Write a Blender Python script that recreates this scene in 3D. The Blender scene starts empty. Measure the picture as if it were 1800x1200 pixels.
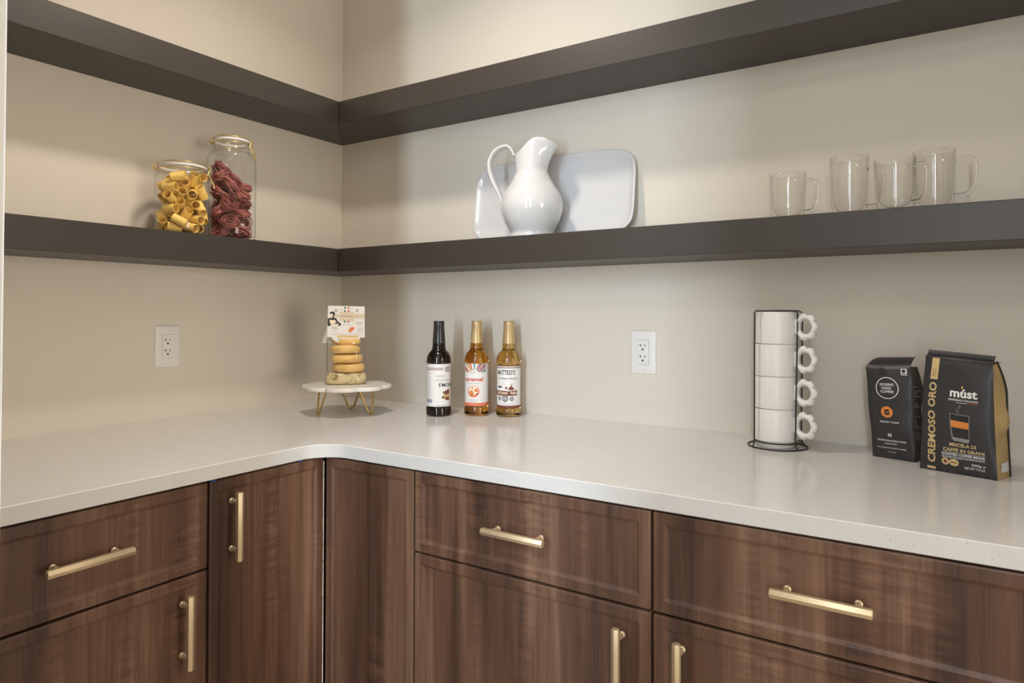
import bpy, bmesh, math, random
import numpy as np
from mathutils import Vector, Matrix
PI = math.pi
scene = bpy.context.scene
COL = scene.collection

# ------------------------------------------------------------------ camera
cam_d = bpy.data.cameras.new('camera'); cam = bpy.data.objects.new('camera', cam_d); COL.objects.link(cam)
YAW, PITCH, ROLL, FPX, CYPX = 0.5765, 0.0163, 0.0016, 1187.37, 532.71
cam.location = (1.8378, -1.7008, 0.2927)
_f = Vector((-math.sin(YAW)*math.cos(PITCH), math.cos(YAW)*math.cos(PITCH), math.sin(PITCH)))
_r0 = Vector((math.cos(YAW), math.sin(YAW), 0)); _u0 = _r0.cross(_f)
_r = math.cos(ROLL)*_r0 + math.sin(ROLL)*_u0; _u = -math.sin(ROLL)*_r0 + math.cos(ROLL)*_u0
cam.rotation_euler = Matrix((_r, _u, -_f)).transposed().to_euler()
cam_d.sensor_fit = 'HORIZONTAL'; cam_d.sensor_width = 36.0
cam_d.lens = 36.0*FPX/1800.0
cam_d.shift_y = (CYPX-600.0)/1800.0
cam_d.clip_start = 0.02
scene.camera = cam

# ------------------------------------------------------------------ world, lamps, exposure
world = bpy.data.worlds.new('world'); scene.world = world; world.use_nodes = True
world.node_tree.nodes['Background'].inputs[0].default_value = (0.75, 0.85, 1.0, 1)
world.node_tree.nodes['Background'].inputs[1].default_value = 0.6
scene.view_settings.view_transform = 'Standard'; scene.view_settings.look = 'None'
scene.view_settings.gamma = 1.0; scene.view_settings.use_curve_mapping = False
scene.view_settings.exposure = 0.0
CEIL, FLOOR = 1.53, -0.914
LAMP_XY = (0.79, -0.72)

def lamp(name, kind, loc, power, color, **kw):
    d = bpy.data.lights.new(name, kind); d.energy = power; d.color = color
    for k, v in kw.items(): setattr(d, k, v)
    o = bpy.data.objects.new(name, d); o.location = loc; COL.objects.link(o)
    return o
# recessed downlight over the corner, and the one further along the pantry
lamp('downlight_lamp', 'AREA', (LAMP_XY[0], LAMP_XY[1], CEIL-0.012), 8.6, (1.0, 0.87, 0.75), shape='DISK', size=0.13, spread=math.radians(149))
# daylight through the narrow sidelight window in the hall behind the camera
win = lamp('sidelight_daylight', 'AREA', (1.40, -2.53, 0.62), 27.0, (0.73, 0.87, 1.0), shape='RECTANGLE', size=0.07, size_y=1.35)
win.rotation_euler = (PI/2, 0, math.radians(14))
# weaker cool fill, added to brighten the right side
right_fill = lamp('right_side_fill', 'AREA', (2.12, -2.53, 0.62), 12.5, (0.84, 0.92, 1.0), shape='RECTANGLE', size=0.12, size_y=1.35)
right_fill.rotation_euler = (PI/2, 0, math.radians(10))
# light from the wide window of the room beyond the opening in the right wall
win2 = lamp('side_room_window_light', 'AREA', (4.52, -1.25, 0.35), 58.0, (1.0, 0.91, 0.77), shape='RECTANGLE', size=1.2, size_y=1.3)
win2.rotation_euler = (PI/2, 0, PI/2)
# soft fill added below the hall ceiling to lift the ambient level
hall = lamp('hall_ambient_fill', 'AREA', (1.75, -2.05, CEIL-0.03), 5.0, (1.0, 0.94, 0.86), shape='DISK', size=0.5)

# ------------------------------------------------------------------ materials
def newmat(name):
    m = bpy.data.materials.new(name); m.use_nodes = True
    nt = m.node_tree; b = nt.nodes['Principled BSDF']
    return m, nt, b
def N(nt, t, **kw):
    n = nt.nodes.new(t)
    for k, v in kw.items(): setattr(n, k, v)
    return n
def srgb(r, g, b):
    f = lambda c: (c/255/12.92) if c/255 <= 0.04045 else ((c/255+0.055)/1.055)**2.4
    return (f(r), f(g), f(b), 1)
def plain(name, col, rough=0.5, metal=0.0, spec=0.5, bump=0.0, bscale=200.0, coat=0.0):
    m, nt, b = newmat(name)
    b.inputs['Base Color'].default_value = col; b.inputs['Roughness'].default_value = rough
    b.inputs['Metallic'].default_value = metal; b.inputs['Specular IOR Level'].default_value = spec
    b.inputs['Coat Weight'].default_value = coat
    if bump:
        tc = N(nt, 'ShaderNodeTexCoord'); n = N(nt, 'ShaderNodeTexNoise'); n.inputs['Scale'].default_value = bscale
        n.inputs['Detail'].default_value = 4
        bp = N(nt, 'ShaderNodeBump'); bp.inputs['Strength'].default_value = bump; bp.inputs['Distance'].default_value = 0.002
        nt.links.new(tc.outputs['Object'], n.inputs['Vector']); nt.links.new(n.outputs['Fac'], bp.inputs['Height'])
        nt.links.new(bp.outputs['Normal'], b.inputs['Normal'])
    return m
def noisy(name, c1, c2, scale, rough=0.5, stretch=(1, 1, 1), spec=0.5, lo=0.35, hi=0.65, bump=0.0, metal=0.0):
    m, nt, b = newmat(name)
    tc = N(nt, 'ShaderNodeTexCoord'); mp = N(nt, 'ShaderNodeMapping'); mp.inputs['Scale'].default_value = stretch
    n = N(nt, 'ShaderNodeTexNoise'); n.inputs['Scale'].default_value = scale; n.inputs['Detail'].default_value = 5
    r = N(nt, 'ShaderNodeValToRGB'); r.color_ramp.elements[0].position = lo; r.color_ramp.elements[1].position = hi
    r.color_ramp.elements[0].color = c1; r.color_ramp.elements[1].color = c2
    L = nt.links.new
    L(tc.outputs['Object'], mp.inputs['Vector']); L(mp.outputs['Vector'], n.inputs['Vector']); L(n.outputs['Fac'], r.inputs['Fac'])
    L(r.outputs['Color'], b.inputs['Base Color'])
    if bump:
        bp = N(nt, 'ShaderNodeBump'); bp.inputs['Strength'].default_value = bump; bp.inputs['Distance'].default_value = 0.002
        L(n.outputs['Fac'], bp.inputs['Height']); L(bp.outputs['Normal'], b.inputs['Normal'])
    b.inputs['Roughness'].default_value = rough; b.inputs['Specular IOR Level'].default_value = spec
    b.inputs['Metallic'].default_value = metal
    return m
def wood_mat():
    m, nt, b = newmat('walnut_laminate'); L = nt.links.new
    g = N(nt, 'ShaderNodeNewGeometry')
    def noise(sx, sz, detail, rough=0.55, off=0.0, dist=0.0):
        mp = N(nt, 'ShaderNodeMapping'); mp.inputs['Scale'].default_value = (sx, sx, sz); mp.inputs['Location'].default_value = (off, off*0.7, off*0.3)
        n = N(nt, 'ShaderNodeTexNoise'); n.inputs['Scale'].default_value = 1.0; n.inputs['Detail'].default_value = detail
        n.inputs['Roughness'].default_value = rough; n.inputs['Distortion'].default_value = dist
        L(g.outputs['Position'], mp.inputs['Vector']); L(mp.outputs['Vector'], n.inputs['Vector']); return n.outputs['Fac']
    def mul(a, k, add=0.0):
        n = N(nt, 'ShaderNodeMath', operation='MULTIPLY_ADD'); L(a, n.inputs[0]); n.inputs[1].default_value = k; n.inputs[2].default_value = add; return n.outputs[0]
    def add(a, c):
        n = N(nt, 'ShaderNodeMath', operation='ADD'); L(a, n.inputs[0]); L(c, n.inputs[1]); return n.outputs[0]
    broad = noise(15, 0.9, 3, 0.5, 3.1, 0.6)
    mid = noise(62, 1.6, 3, 0.6, 7.7)
    fine = noise(330, 6.0, 2, 0.6, 1.3)
    # fiddleback figure: short cross ripples that show only in some of the broad bands
    rip = noise(14, 105, 1, 0.4, 9.1, 0.5); msk = noise(16, 2.2, 1, 0.5, 5.3)
    mk = N(nt, 'ShaderNodeMapRange'); mk.inputs[1].default_value = 0.52; mk.inputs[2].default_value = 0.68; L(msk, mk.inputs[0])
    rp = N(nt, 'ShaderNodeMath', operation='MULTIPLY'); L(mul(rip, 0.42, -0.21), rp.inputs[0]); L(mk.outputs[0], rp.inputs[1])
    s = add(add(mul(broad, 1.15, -0.27), mul(mid, 0.26, -0.13)), add(mul(fine, 0.26, -0.13), rp.outputs[0]))
    r = N(nt, 'ShaderNodeValToRGB'); cr = r.color_ramp
    cr.elements[0].position = 0.08; cr.elements[0].color = srgb(64, 45, 35)
    cr.elements[1].position = 0.62; cr.elements[1].color = srgb(140, 109, 88)
    e = cr.elements.new(0.30); e.color = srgb(98, 70, 55)
    L(s, r.inputs['Fac']); L(r.outputs['Color'], b.inputs['Base Color'])
    bp = N(nt, 'ShaderNodeBump'); bp.inputs['Strength'].default_value = 0.12; bp.inputs['Distance'].default_value = 0.0006
    L(fine, bp.inputs['Height']); L(bp.outputs['Normal'], b.inputs['Normal'])
    b.inputs['Roughness'].default_value = 0.42; b.inputs['Specular IOR Level'].default_value = 0.45
    return m
def quartz_mat():
    m, nt, b = newmat('speckled_quartz'); L = nt.links.new
    tc = N(nt, 'ShaderNodeTexCoord')
    v = N(nt, 'ShaderNodeTexVoronoi'); v.inputs['Scale'].default_value = 150.0
    L(tc.outputs['Object'], v.inputs['Vector'])
    a = N(nt, 'ShaderNodeMath', operation='LESS_THAN'); a.inputs[1].default_value = 0.16; L(v.outputs['Distance'], a.inputs[0])
    sp = N(nt, 'ShaderNodeSeparateColor'); L(v.outputs['Color'], sp.inputs[0])
    g = N(nt, 'ShaderNodeMath', operation='GREATER_THAN'); g.inputs[1].default_value = 0.80; L(sp.outputs[0], g.inputs[0])
    mu = N(nt, 'ShaderNodeMath', operation='MULTIPLY'); L(a.outputs[0], mu.inputs[0]); L(g.outputs[0], mu.inputs[1])
    m2 = N(nt, 'ShaderNodeMath', operation='MULTIPLY'); m2.inputs[1].default_value = 0.55; L(mu.outputs[0], m2.inputs[0])
    n = N(nt, 'ShaderNodeTexNoise'); n.inputs['Scale'].default_value = 22; n.inputs['Detail'].default_value = 6; L(tc.outputs['Object'], n.inputs['Vector'])
    base = N(nt, 'ShaderNodeMix', data_type='RGBA'); base.inputs[6].default_value = (0.63, 0.617, 0.605, 1); base.inputs[7].default_value = (0.685, 0.67, 0.657, 1)
    L(n.outputs['Fac'], base.inputs[0])
    mx = N(nt, 'ShaderNodeMix', data_type='RGBA'); mx.inputs[7].default_value = (0.25, 0.24, 0.23, 1)
    L(m2.outputs[0], mx.inputs[0]); L(base.outputs[2], mx.inputs[6]); L(mx.outputs[2], b.inputs['Base Color'])
    b.inputs['Roughness'].default_value = 0.15; b.inputs['Specular IOR Level'].default_value = 0.32
    return m
def thin_glass(name, tint=(0.97, 0.975, 0.97), edge=(0.62, 0.64, 0.62), rough=0.02, gl=1.0):
    """thin clear sheet: straight-through transmission plus Fresnel mirror, darker where the sheet is seen edge-on"""
    m, nt, b = newmat(name); L = nt.links.new; nt.nodes.remove(b)
    out = nt.nodes['Material Output']
    lw = N(nt, 'ShaderNodeLayerWeight'); lw.inputs['Blend'].default_value = 0.5
    def pw(e):
        n = N(nt, 'ShaderNodeMath', operation='POWER'); n.inputs[1].default_value = e; L(lw.outputs['Facing'], n.inputs[0]); return n.outputs[0]
    mx = N(nt, 'ShaderNodeMix', data_type='RGBA'); mx.inputs[6].default_value = (*tint, 1); mx.inputs[7].default_value = (*edge, 1)
    L(pw(6.0), mx.inputs[0])
    t = N(nt, 'ShaderNodeBsdfTransparent'); L(mx.outputs[2], t.inputs['Color'])
    g = N(nt, 'ShaderNodeBsdfGlossy'); g.inputs['Roughness'].default_value = rough
    k = N(nt, 'ShaderNodeMath', operation='MULTIPLY_ADD'); k.inputs[1].default_value = 0.75*gl; k.inputs[2].default_value = 0.04*gl; L(pw(5.0), k.inputs[0])
    ms = N(nt, 'ShaderNodeMixShader'); L(k.outputs[0], ms.inputs[0]); L(t.outputs[0], ms.inputs[1]); L(g.outputs[0], ms.inputs[2])
    L(ms.outputs[0], out.inputs['Surface'])
    return m
def solid_glass(name, col=(1, 1, 1, 1), rough=0.0, ior=1.47):
    m, nt, b = newmat(name)
    b.inputs['Base Color'].default_value = col; b.inputs['Transmission Weight'].default_value = 1.0
    b.inputs['Roughness'].default_value = rough; b.inputs['IOR'].default_value = ior
    return m
def emit(name, col, s):
    m, nt, b = newmat(name)
    b.inputs['Emission Color'].default_value = col; b.inputs['Emission Strength'].default_value = s
    return m

M = {}
M['wall'] = plain('greige_wall_paint', (0.71, 0.652, 0.565, 1), 0.62, spec=0.25, bump=0.05, bscale=260)
M['ceiling'] = plain('ceiling_paint', (0.88, 0.87, 0.85, 1), 0.8)
M['floor'] = noisy('floor_vinyl', srgb(180, 165, 148), srgb(205, 190, 172), 6, 0.45, (1, 9, 1))
M['trim'] = plain('white_trim_paint', (0.80, 0.78, 0.75, 1), 0.35)
M['shelf'] = plain('dark_brown_shelf_lacquer', srgb(58, 52, 47), 0.42, spec=0.5, bump=0.03, bscale=500)
M['wood'] = wood_mat()
M['carcass'] = plain('cabinet_carcass', srgb(40, 28, 22), 0.6)
M['brass'] = plain('satin_champagne_brass', srgb(222, 202, 168), 0.40, metal=0.75, bump=0.02, bscale=900)
M['gold'] = plain('polished_gold_wire', srgb(236, 206, 130), 0.22, metal=0.85)
M['stand_gold'] = plain('brushed_gold_leg', srgb(206, 176, 116), 0.35, metal=0.9)
M['quartz'] = quartz_mat()
M['porcelain'] = plain('white_porcelain', (0.64, 0.64, 0.645, 1), 0.10, spec=0.5, coat=0.3)
M['stoneware'] = plain('white_stoneware', (0.76, 0.75, 0.73, 1), 0.30, spec=0.4)
M['plastic'] = plain('white_outlet_plastic', (0.80, 0.775, 0.745, 1), 0.32)
M['slot'] = plain('dark_slot', (0.015, 0.012, 0.01, 1), 0.7)
M['wire'] = plain('black_wire', (0.012, 0.011, 0.010, 1), 0.35)
M['glass'] = thin_glass('clear_jar_glass', tint=(0.985, 0.985, 0.98), edge=(0.55, 0.57, 0.54), gl=0.8)
M['mugglass'] = thin_glass('clear_mug_glass', tint=(0.988, 0.988, 0.985), edge=(0.62, 0.60, 0.56), gl=1.0)
M['handleglass'] = solid_glass('solid_handle_glass', (0.98, 0.98, 0.97, 1))
M['gasket'] = plain('white_rubber_gasket', (0.78, 0.76, 0.74, 1), 0.5)
M['pasta'] = noisy('semolina_pasta', srgb(238, 198, 98), srgb(250, 216, 126), 60, 0.55, lo=0.3, hi=0.7)
M['nest'] = noisy('beetroot_pasta', srgb(128, 68, 66), srgb(186, 112, 104), 90, 0.6, lo=0.3, hi=0.7)
M['bun'] = noisy('golden_bun_crust', srgb(232, 188, 112), srgb(244, 206, 136), 40, 0.35, lo=0.3, hi=0.7)
M['marble'] = noisy('white_marble', (0.74, 0.72, 0.68, 1), (0.80, 0.79, 0.76, 1), 9, 0.3)
M['film'] = thin_glass('clear_bag_film', tint=(0.97, 0.97, 0.95), edge=(0.86, 0.85, 0.80), rough=0.08, gl=0.8)
M['film_white'] = plain('white_film', (0.72, 0.70, 0.67, 1), 0.4)
M['paper'] = plain('white_paper', (0.80, 0.79, 0.775, 1), 0.5)
M['p_beige'] = plain('beige_print', srgb(214, 200, 178), 0.5)
M['p_black'] = plain('black_print', (0.02, 0.018, 0.018, 1), 0.5)
M['p_grey'] = plain('grey_print', srgb(140, 138, 140), 0.5)
M['p_red'] = plain('red_print', srgb(200, 62, 45), 0.5)
M['p_green'] = plain('green_print', srgb(50, 95, 75), 0.5)
M['p_orange'] = plain('orange_print', srgb(218, 132, 62), 0.5)
M['p_yellow'] = plain('yellow_print', srgb(225, 190, 80), 0.5)
M['p_brown'] = plain('brown_print', srgb(120, 66, 50), 0.5)
M['p_dkred'] = plain('dark_red_print', srgb(110, 40, 36), 0.5)
M['p_coral'] = plain('coral_print', srgb(226, 118, 84), 0.5)
M['p_teal'] = plain('teal_print', srgb(62, 140, 156), 0.5)
M['p_purple'] = plain('purple_print', srgb(160, 92, 158), 0.5)
M['p_tan'] = plain('tan_print', srgb(200, 172, 120), 0.5)
M['p_white'] = plain('white_print', (0.80, 0.80, 0.79, 1), 0.5)
M['p_cream'] = plain('cream_print', srgb(240, 224, 200), 0.5)
M['p_blue'] = plain('blue_grey_print', srgb(120, 132, 160), 0.5)
M['p_gold'] = plain('gold_print', srgb(212, 188, 136), 0.40, metal=0.25)
M['bag_black'] = plain('matte_black_bag', srgb(46, 45, 47), 0.42, spec=0.5, bump=0.10, bscale=45)
M['bag_side'] = plain('black_bag_side', srgb(26, 26, 27), 0.45, bump=0.08, bscale=60)
M['bag_gold'] = plain('gold_foil_bag', srgb(204, 178, 124), 0.42, metal=0.3, bump=0.18, bscale=55)
M['valve'] = plain('bag_valve', srgb(40, 38, 38), 0.4)
M['tape'] = plain('blue_tape', srgb(30, 60, 130), 0.5)
M['chip'] = noisy('chipped_edge', srgb(205, 190, 175), srgb(235, 225, 210), 300, 0.7)
M['cola'] = solid_glass('near_black_syrup', (0.035, 0.022, 0.018, 1), 0.02)
M['amber'] = solid_glass('amber_syrup', (0.80, 0.36, 0.045, 1), 0.01)
M['straw'] = solid_glass('straw_syrup', (0.90, 0.60, 0.20, 1), 0.01)
M['cap_black'] = plain('black_shrink_cap', (0.02, 0.02, 0.022, 1), 0.25)
M['cap_gold'] = plain('gold_shrink_cap', srgb(196, 170, 124), 0.38, metal=0.35)
M['lamp_lens'] = emit('downlight_lens', (1, 0.86, 0.68, 1), 4.0)
M['pane'] = thin_glass('window_pane')

# ------------------------------------------------------------------ mesh helpers (all coordinates are local to the thing's root)
class MB:
    def __init__(s): s.v = []; s.f = []
    def add(s, vs, fs):
        o = len(s.v); s.v += [tuple(p) for p in vs]; s.f += [tuple(i+o for i in f) for f in fs]; return s
    def box(s, x0, x1, y0, y1, z0, z1):
        return s.add([(x0,y0,z0),(x1,y0,z0),(x1,y1,z0),(x0,y1,z0),(x0,y0,z1),(x1,y0,z1),(x1,y1,z1),(x0,y1,z1)],
                     [(0,3,2,1),(4,5,6,7),(0,1,5,4),(1,2,6,5),(2,3,7,6),(3,0,4,7)])
    def prism(s, poly, z0, z1):
        n = len(poly)
        return s.add([(x,y,z0) for x,y in poly]+[(x,y,z1) for x,y in poly],
                     [tuple(range(n))[::-1], tuple(range(n,2*n))]+[(i,(i+1)%n,n+(i+1)%n,n+i) for i in range(n)])
    def loops(s, Ls, cap0=True, cap1=True, closed=False):
        n = len(Ls[0]); vs = [p for l in Ls for p in l]; fs = []
        m = len(Ls)
        for k in range(m if closed else m-1):
            a = k*n; b = ((k+1) % m)*n
            for i in range(n): fs.append((a+i, a+(i+1)%n, b+(i+1)%n, b+i))
        if cap0 and not closed: fs.append(tuple(range(n))[::-1])
        if cap1 and not closed: fs.append(tuple(range((m-1)*n, m*n)))
        return s.add(vs, fs)
    def lathe(s, prof, n=40, c=(0,0,0), cap0=True, cap1=True, closed=False):
        Ls = [[(c[0]+r*math.cos(2*PI*i/n), c[1]+r*math.sin(2*PI*i/n), c[2]+z) for i in range(n)] for r, z in prof]
        return s.loops(Ls, cap0, cap1, closed)
    def tube(s, pts, r, n=8, closed=False, sec=None, up=None):
        pts = [Vector(p) for p in pts]; m = len(pts); Ls = []; ref = Vector(up) if up else None; prev = None
        for i, p in enumerate(pts):
            t = (pts[(i+1)%m]-pts[i-1]) if closed else (pts[min(i+1,m-1)]-pts[max(i-1,0)])
            t.normalize()
            if ref is not None: a = ref - t*ref.dot(t)
            elif prev is None:
                a = Vector((0,0,1)) if abs(t.z) < 0.9 else Vector((1,0,0)); a = a - t*a.dot(t)
            else: a = prev - t*prev.dot(t)
            a.normalize(); prev = a; b = t.cross(a)
            rr = r[i] if isinstance(r, (list, tuple)) else r
            if sec: Ls.append([p+a*(x*rr)+b*(y*rr) for x, y in sec])
            else: Ls.append([p+a*(rr*math.cos(2*PI*k/n))+b*(rr*math.sin(2*PI*k/n)) for k in range(n)])
        return s.loops(Ls, closed=closed)
    def grid(s, fn, nu, nv):
        vs = [fn(i/nu, j/nv) for j in range(nv+1) for i in range(nu+1)]
        fs = [(j*(nu+1)+i, j*(nu+1)+i+1, (j+1)*(nu+1)+i+1, (j+1)*(nu+1)+i) for j in range(nv) for i in range(nu)]
        return s.add(vs, fs)
    def mesh(s, name, mat, smooth=None, bevel=0.0, seg=2, recalc=True, weld=0.0):
        me = bpy.data.meshes.new(name); me.from_pydata(s.v, [], s.f)
        bm = bmesh.new(); bm.from_mesh(me)
        if weld: bmesh.ops.remove_doubles(bm, verts=bm.verts, dist=weld)
        if recalc: bmesh.ops.recalc_face_normals(bm, faces=bm.faces)
        if bevel:
            es = [e for e in bm.edges if len(e.link_faces) == 2 and e.calc_face_angle(0) > 0.5]
            bmesh.ops.bevel(bm, geom=es, offset=bevel, segments=seg, affect='EDGES', profile=0.5)
        bm.to_mesh(me); bm.free()
        if smooth is not None:
            me.shade_smooth()
            if smooth < 180: me.set_sharp_from_angle(angle=math.radians(smooth))
        if mat: me.materials.append(mat)
        return me
    def build(s, name, mat, parent=None, loc=None, **kw):
        return link(s.mesh(name, mat, **kw), name, parent, loc)
def link(me, name, parent=None, loc=None):
    o = bpy.data.objects.new(name, me); COL.objects.link(o)
    if parent is not None: o.parent = parent
    if loc is not None: o.location = loc
    return o
def tag(o, label, cat, group=None):
    o['label'] = label; o['category'] = cat
    if group: o['group'] = group
    return o
def thing(name, label, cat, loc=(0,0,0), rotz=0.0, group=None):
    o = bpy.data.objects.new(name, None); COL.objects.link(o); o.location = loc; o.rotation_euler = (0, 0, rotz)
    o.empty_display_size = 0.05
    return tag(o, label, cat, group)
def kids(o): return [c for c in bpy.data.objects if c.parent == o]
def copy_tree(o, parent=None):
    c = o.copy(); COL.objects.link(c)
    if parent is not None: c.parent = parent
    for ch in kids(o): copy_tree(ch, c)
    return c
def struct(name, mb, mat, **kw):
    o = mb.build(name, mat, **kw); o['kind'] = 'structure'; return o
def crom(P, n=8):
    """Catmull-Rom through points (any dimension)"""
    P = [np.array(p, float) for p in P]; out = []
    for i in range(len(P)-1):
        p0 = P[i-1] if i else 2*P[0]-P[1]; p1 = P[i]; p2 = P[i+1]; p3 = P[i+2] if i+2 < len(P) else 2*P[-1]-P[-2]
        for k in range(n):
            t = k/n
            out.append(tuple(0.5*((2*p1)+(-p0+p2)*t+(2*p0-5*p1+4*p2-p3)*t*t+(-p0+3*p1-3*p2+p3)*t**3)))
    out.append(tuple(P[-1])); return out
def rrect(w, h, r, n=5, cx=0.0, cy=0.0):
    pts = []
    for (sx, sy, a0) in ((1,1,0),(-1,1,90),(-1,-1,180),(1,-1,270)):
        for k in range(n+1):
            a = math.radians(a0+90*k/n); pts.append((cx+sx*(w/2-r)+r*math.cos(a), cy+sy*(h/2-r)+r*math.sin(a)))
    return pts

# flat print: text and shapes laid on a surface given by a mapping (x, y in metres) -> point
_txt = {}
def text_geo(s, bold=0.0):
    key = (s, bold)
    if key in _txt: return _txt[key]
    cu = bpy.data.curves.new('t', 'FONT'); cu.body = s; cu.size = 1.0; cu.offset = bold; cu.resolution_u = 2
    o = bpy.data.objects.new('t', cu); COL.objects.link(o)
    me = bpy.data.meshes.new_from_object(o.evaluated_get(bpy.context.evaluated_depsgraph_get()))
    v = [(p.co.x, p.co.y) for p in me.vertices]; f = [tuple(q.vertices) for q in me.polygons]
    bpy.data.objects.remove(o); bpy.data.curves.remove(cu); bpy.data.meshes.remove(me)
    xs = [p[0] for p in v]; ys = [p[1] for p in v]; x0, x1, y0, y1 = min(xs), max(xs), min(ys), max(ys)
    v = [((x-x0)/(x1-x0), (y-y0)/(y1-y0)) for x, y in v]
    _txt[key] = (v, f, (x1-x0)/(y1-y0)); return _txt[key]
class Print:
    """collects flat print of one colour on one surface; cut into narrow strips so it hugs curved surfaces"""
    def __init__(s, fn, cut=None): s.fn = fn; s.cut = cut; s.pc = []
    def put(s, v, f): s.pc.append((v, f)); return s
    def text(s, t, x, y, w, h, bold=0.0, rot=False):
        v, f, asp = text_geo(t, bold)
        if rot: v = [(x+(1-b)*w, y+a*h, 0) for a, b in v]      # reads upwards
        else: v = [(x+a*w, y+b*h, 0) for a, b in v]
        return s.put(v, f)
    def rect(s, x0, y0, x1, y1, nx=1, ny=1): return s.poly([(x0, y0), (x1, y0), (x1, y1), (x0, y1)])
    def poly(s, pts): return s.put([(p[0], p[1], 0) for p in pts], [tuple(range(len(pts)))])
    def disc(s, x, y, rx, ry=None, n=28):
        ry = ry or rx
        return s.poly([(x+rx*math.cos(2*PI*i/n), y+ry*math.sin(2*PI*i/n)) for i in range(n)])
    def ring(s, x, y, r0, r1, n=48, k=1.0, sx=1.0):
        a = [(math.cos(2*PI*i/n), math.sin(2*PI*i/n)) for i in range(n)]
        return s.put([(x+sx*r0*c, y+r0*k*d, 0) for c, d in a]+[(x+sx*r1*c, y+r1*k*d, 0) for c, d in a],
                     [(i, (i+1)%n, n+(i+1)%n, n+i) for i in range(n)])
    def lines(s, x0, x1, y, h, rnd, gap=0.12):
        """a line of print too small to read: short word-long dashes"""
        x = x0
        while x < x1-0.0005:
            w = min(rnd.uniform(1.5, 4.5)*h, x1-x); s.rect(x, y, x+w, y+h); x += w+h*0.7
        return s
    def done(s, name, mat, parent):
        """every line of lettering and every printed shape is a part; dashes and bars too small to pick apart stay one part of kind stuff"""
        if name in ('small_print', 'barcode', 'side_print', 'dark_print', 'steam_print', 'bean_print'):
            mb = MB()
            for v, f in s.pc: mb.add(v, f)
            s.one(name, mb.v, mb.f, mat, parent)['kind'] = 'stuff'
        else:
            for v, f in s.pc: s.one(name, v, f, mat, parent)
    def one(s, name, V, Fc, mat, parent):
        me = bpy.data.meshes.new(name); me.from_pydata(V, [], Fc)
        bm = bmesh.new(); bm.from_mesh(me)
        if s.cut:
            for ax in (0, 1):
                st = s.cut[ax]
                if not st: continue
                c = [v.co[ax] for v in bm.verts]; k = math.floor(min(c)/st)+1; hi = max(c)
                while k*st < hi:
                    co = [0, 0, 0]; co[ax] = k*st; no = [0, 0, 0]; no[ax] = 1
                    bmesh.ops.bisect_plane(bm, geom=bm.verts[:]+bm.edges[:]+bm.faces[:], plane_co=co, plane_no=no, dist=1e-6); k += 1
        bm.normal_update()
        for f in bm.faces:
            if f.normal.z < 0: f.normal_flip()
        for v in bm.verts: v.co = s.fn(v.co.x, v.co.y)
        bm.to_mesh(me); bm.free(); me.materials.append(mat)
        return link(me, name, parent)

# ------------------------------------------------------------------ room shell
YF = -1.372                                   # inner face of the pantry's front wall
XR, HY = 2.35, -2.62
struct('floor', MB().box(-0.6, 4.8, -2.75, 0.12, FLOOR-0.05, FLOOR), M['floor'])
struct('ceiling', MB().box(-0.6, 4.8, -2.75, 0.12, CEIL, CEIL+0.05), M['ceiling'])
struct('wall_left', MB().box(-0.12, 0.0, YF-0.118, 0.12, FLOOR, CEIL), M['wall'])
struct('wall_back', MB().box(0.0, XR+0.12, 0.0, 0.12, FLOOR, CEIL), M['wall'])
OY0, OY1 = -1.335, -0.60                      # opening in the right wall, into the next room
struct('wall_right', MB().box(XR, XR+0.12, OY1, 0.0, FLOOR, CEIL).box(XR, XR+0.12, YF-0.118, OY0, FLOOR, CEIL).box(XR, XR+0.12, OY0, OY1, 1.25, CEIL), M['wall'])
struct('wall_side_back', MB().box(XR+0.12, 4.6, 0.0, 0.12, FLOOR, CEIL), M['wall'])
struct('wall_side_front', MB().box(3.1, 4.6, HY-0.1, HY, FLOOR, CEIL), M['wall'])
VY0, VY1, VZ0, VZ1 = -1.90, -0.60, -0.35, 1.05
struct('wall_side_right', MB().box(4.6, 4.7, VY1, 0.12, FLOOR, CEIL).box(4.6, 4.7, HY-0.1, VY0, FLOOR, CEIL).box(4.6, 4.7, VY0, VY1, FLOOR, VZ0).box(4.6, 4.7, VY0, VY1, VZ1, CEIL), M['wall'])
w = struct('window_2', MB().box(4.62, 4.66, VY0, VY0+0.03, VZ0, VZ1).box(4.62, 4.66, VY1-0.03, VY1, VZ0, VZ1).box(4.62, 4.66, VY0+0.03, VY1-0.03, VZ0, VZ0+0.03).box(4.62, 4.66, VY0+0.03, VY1-0.03, VZ1-0.03, VZ1), M['trim'])
MB().box(4.636, 4.644, VY0+0.03, VY1-0.03, VZ0+0.03, VZ1-0.03).build('window_pane', M['pane'], w)
JX0, JX1, HEAD = 0.884, 2.10, 1.42            # the cased opening the camera looks through
struct('wall_front', MB().box(0.0, JX0, YF-0.118, YF, FLOOR, CEIL).box(JX1, XR, YF-0.118, YF, FLOOR, CEIL).box(JX0, JX1, YF-0.118, YF, HEAD, CEIL), M['wall'])
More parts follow.
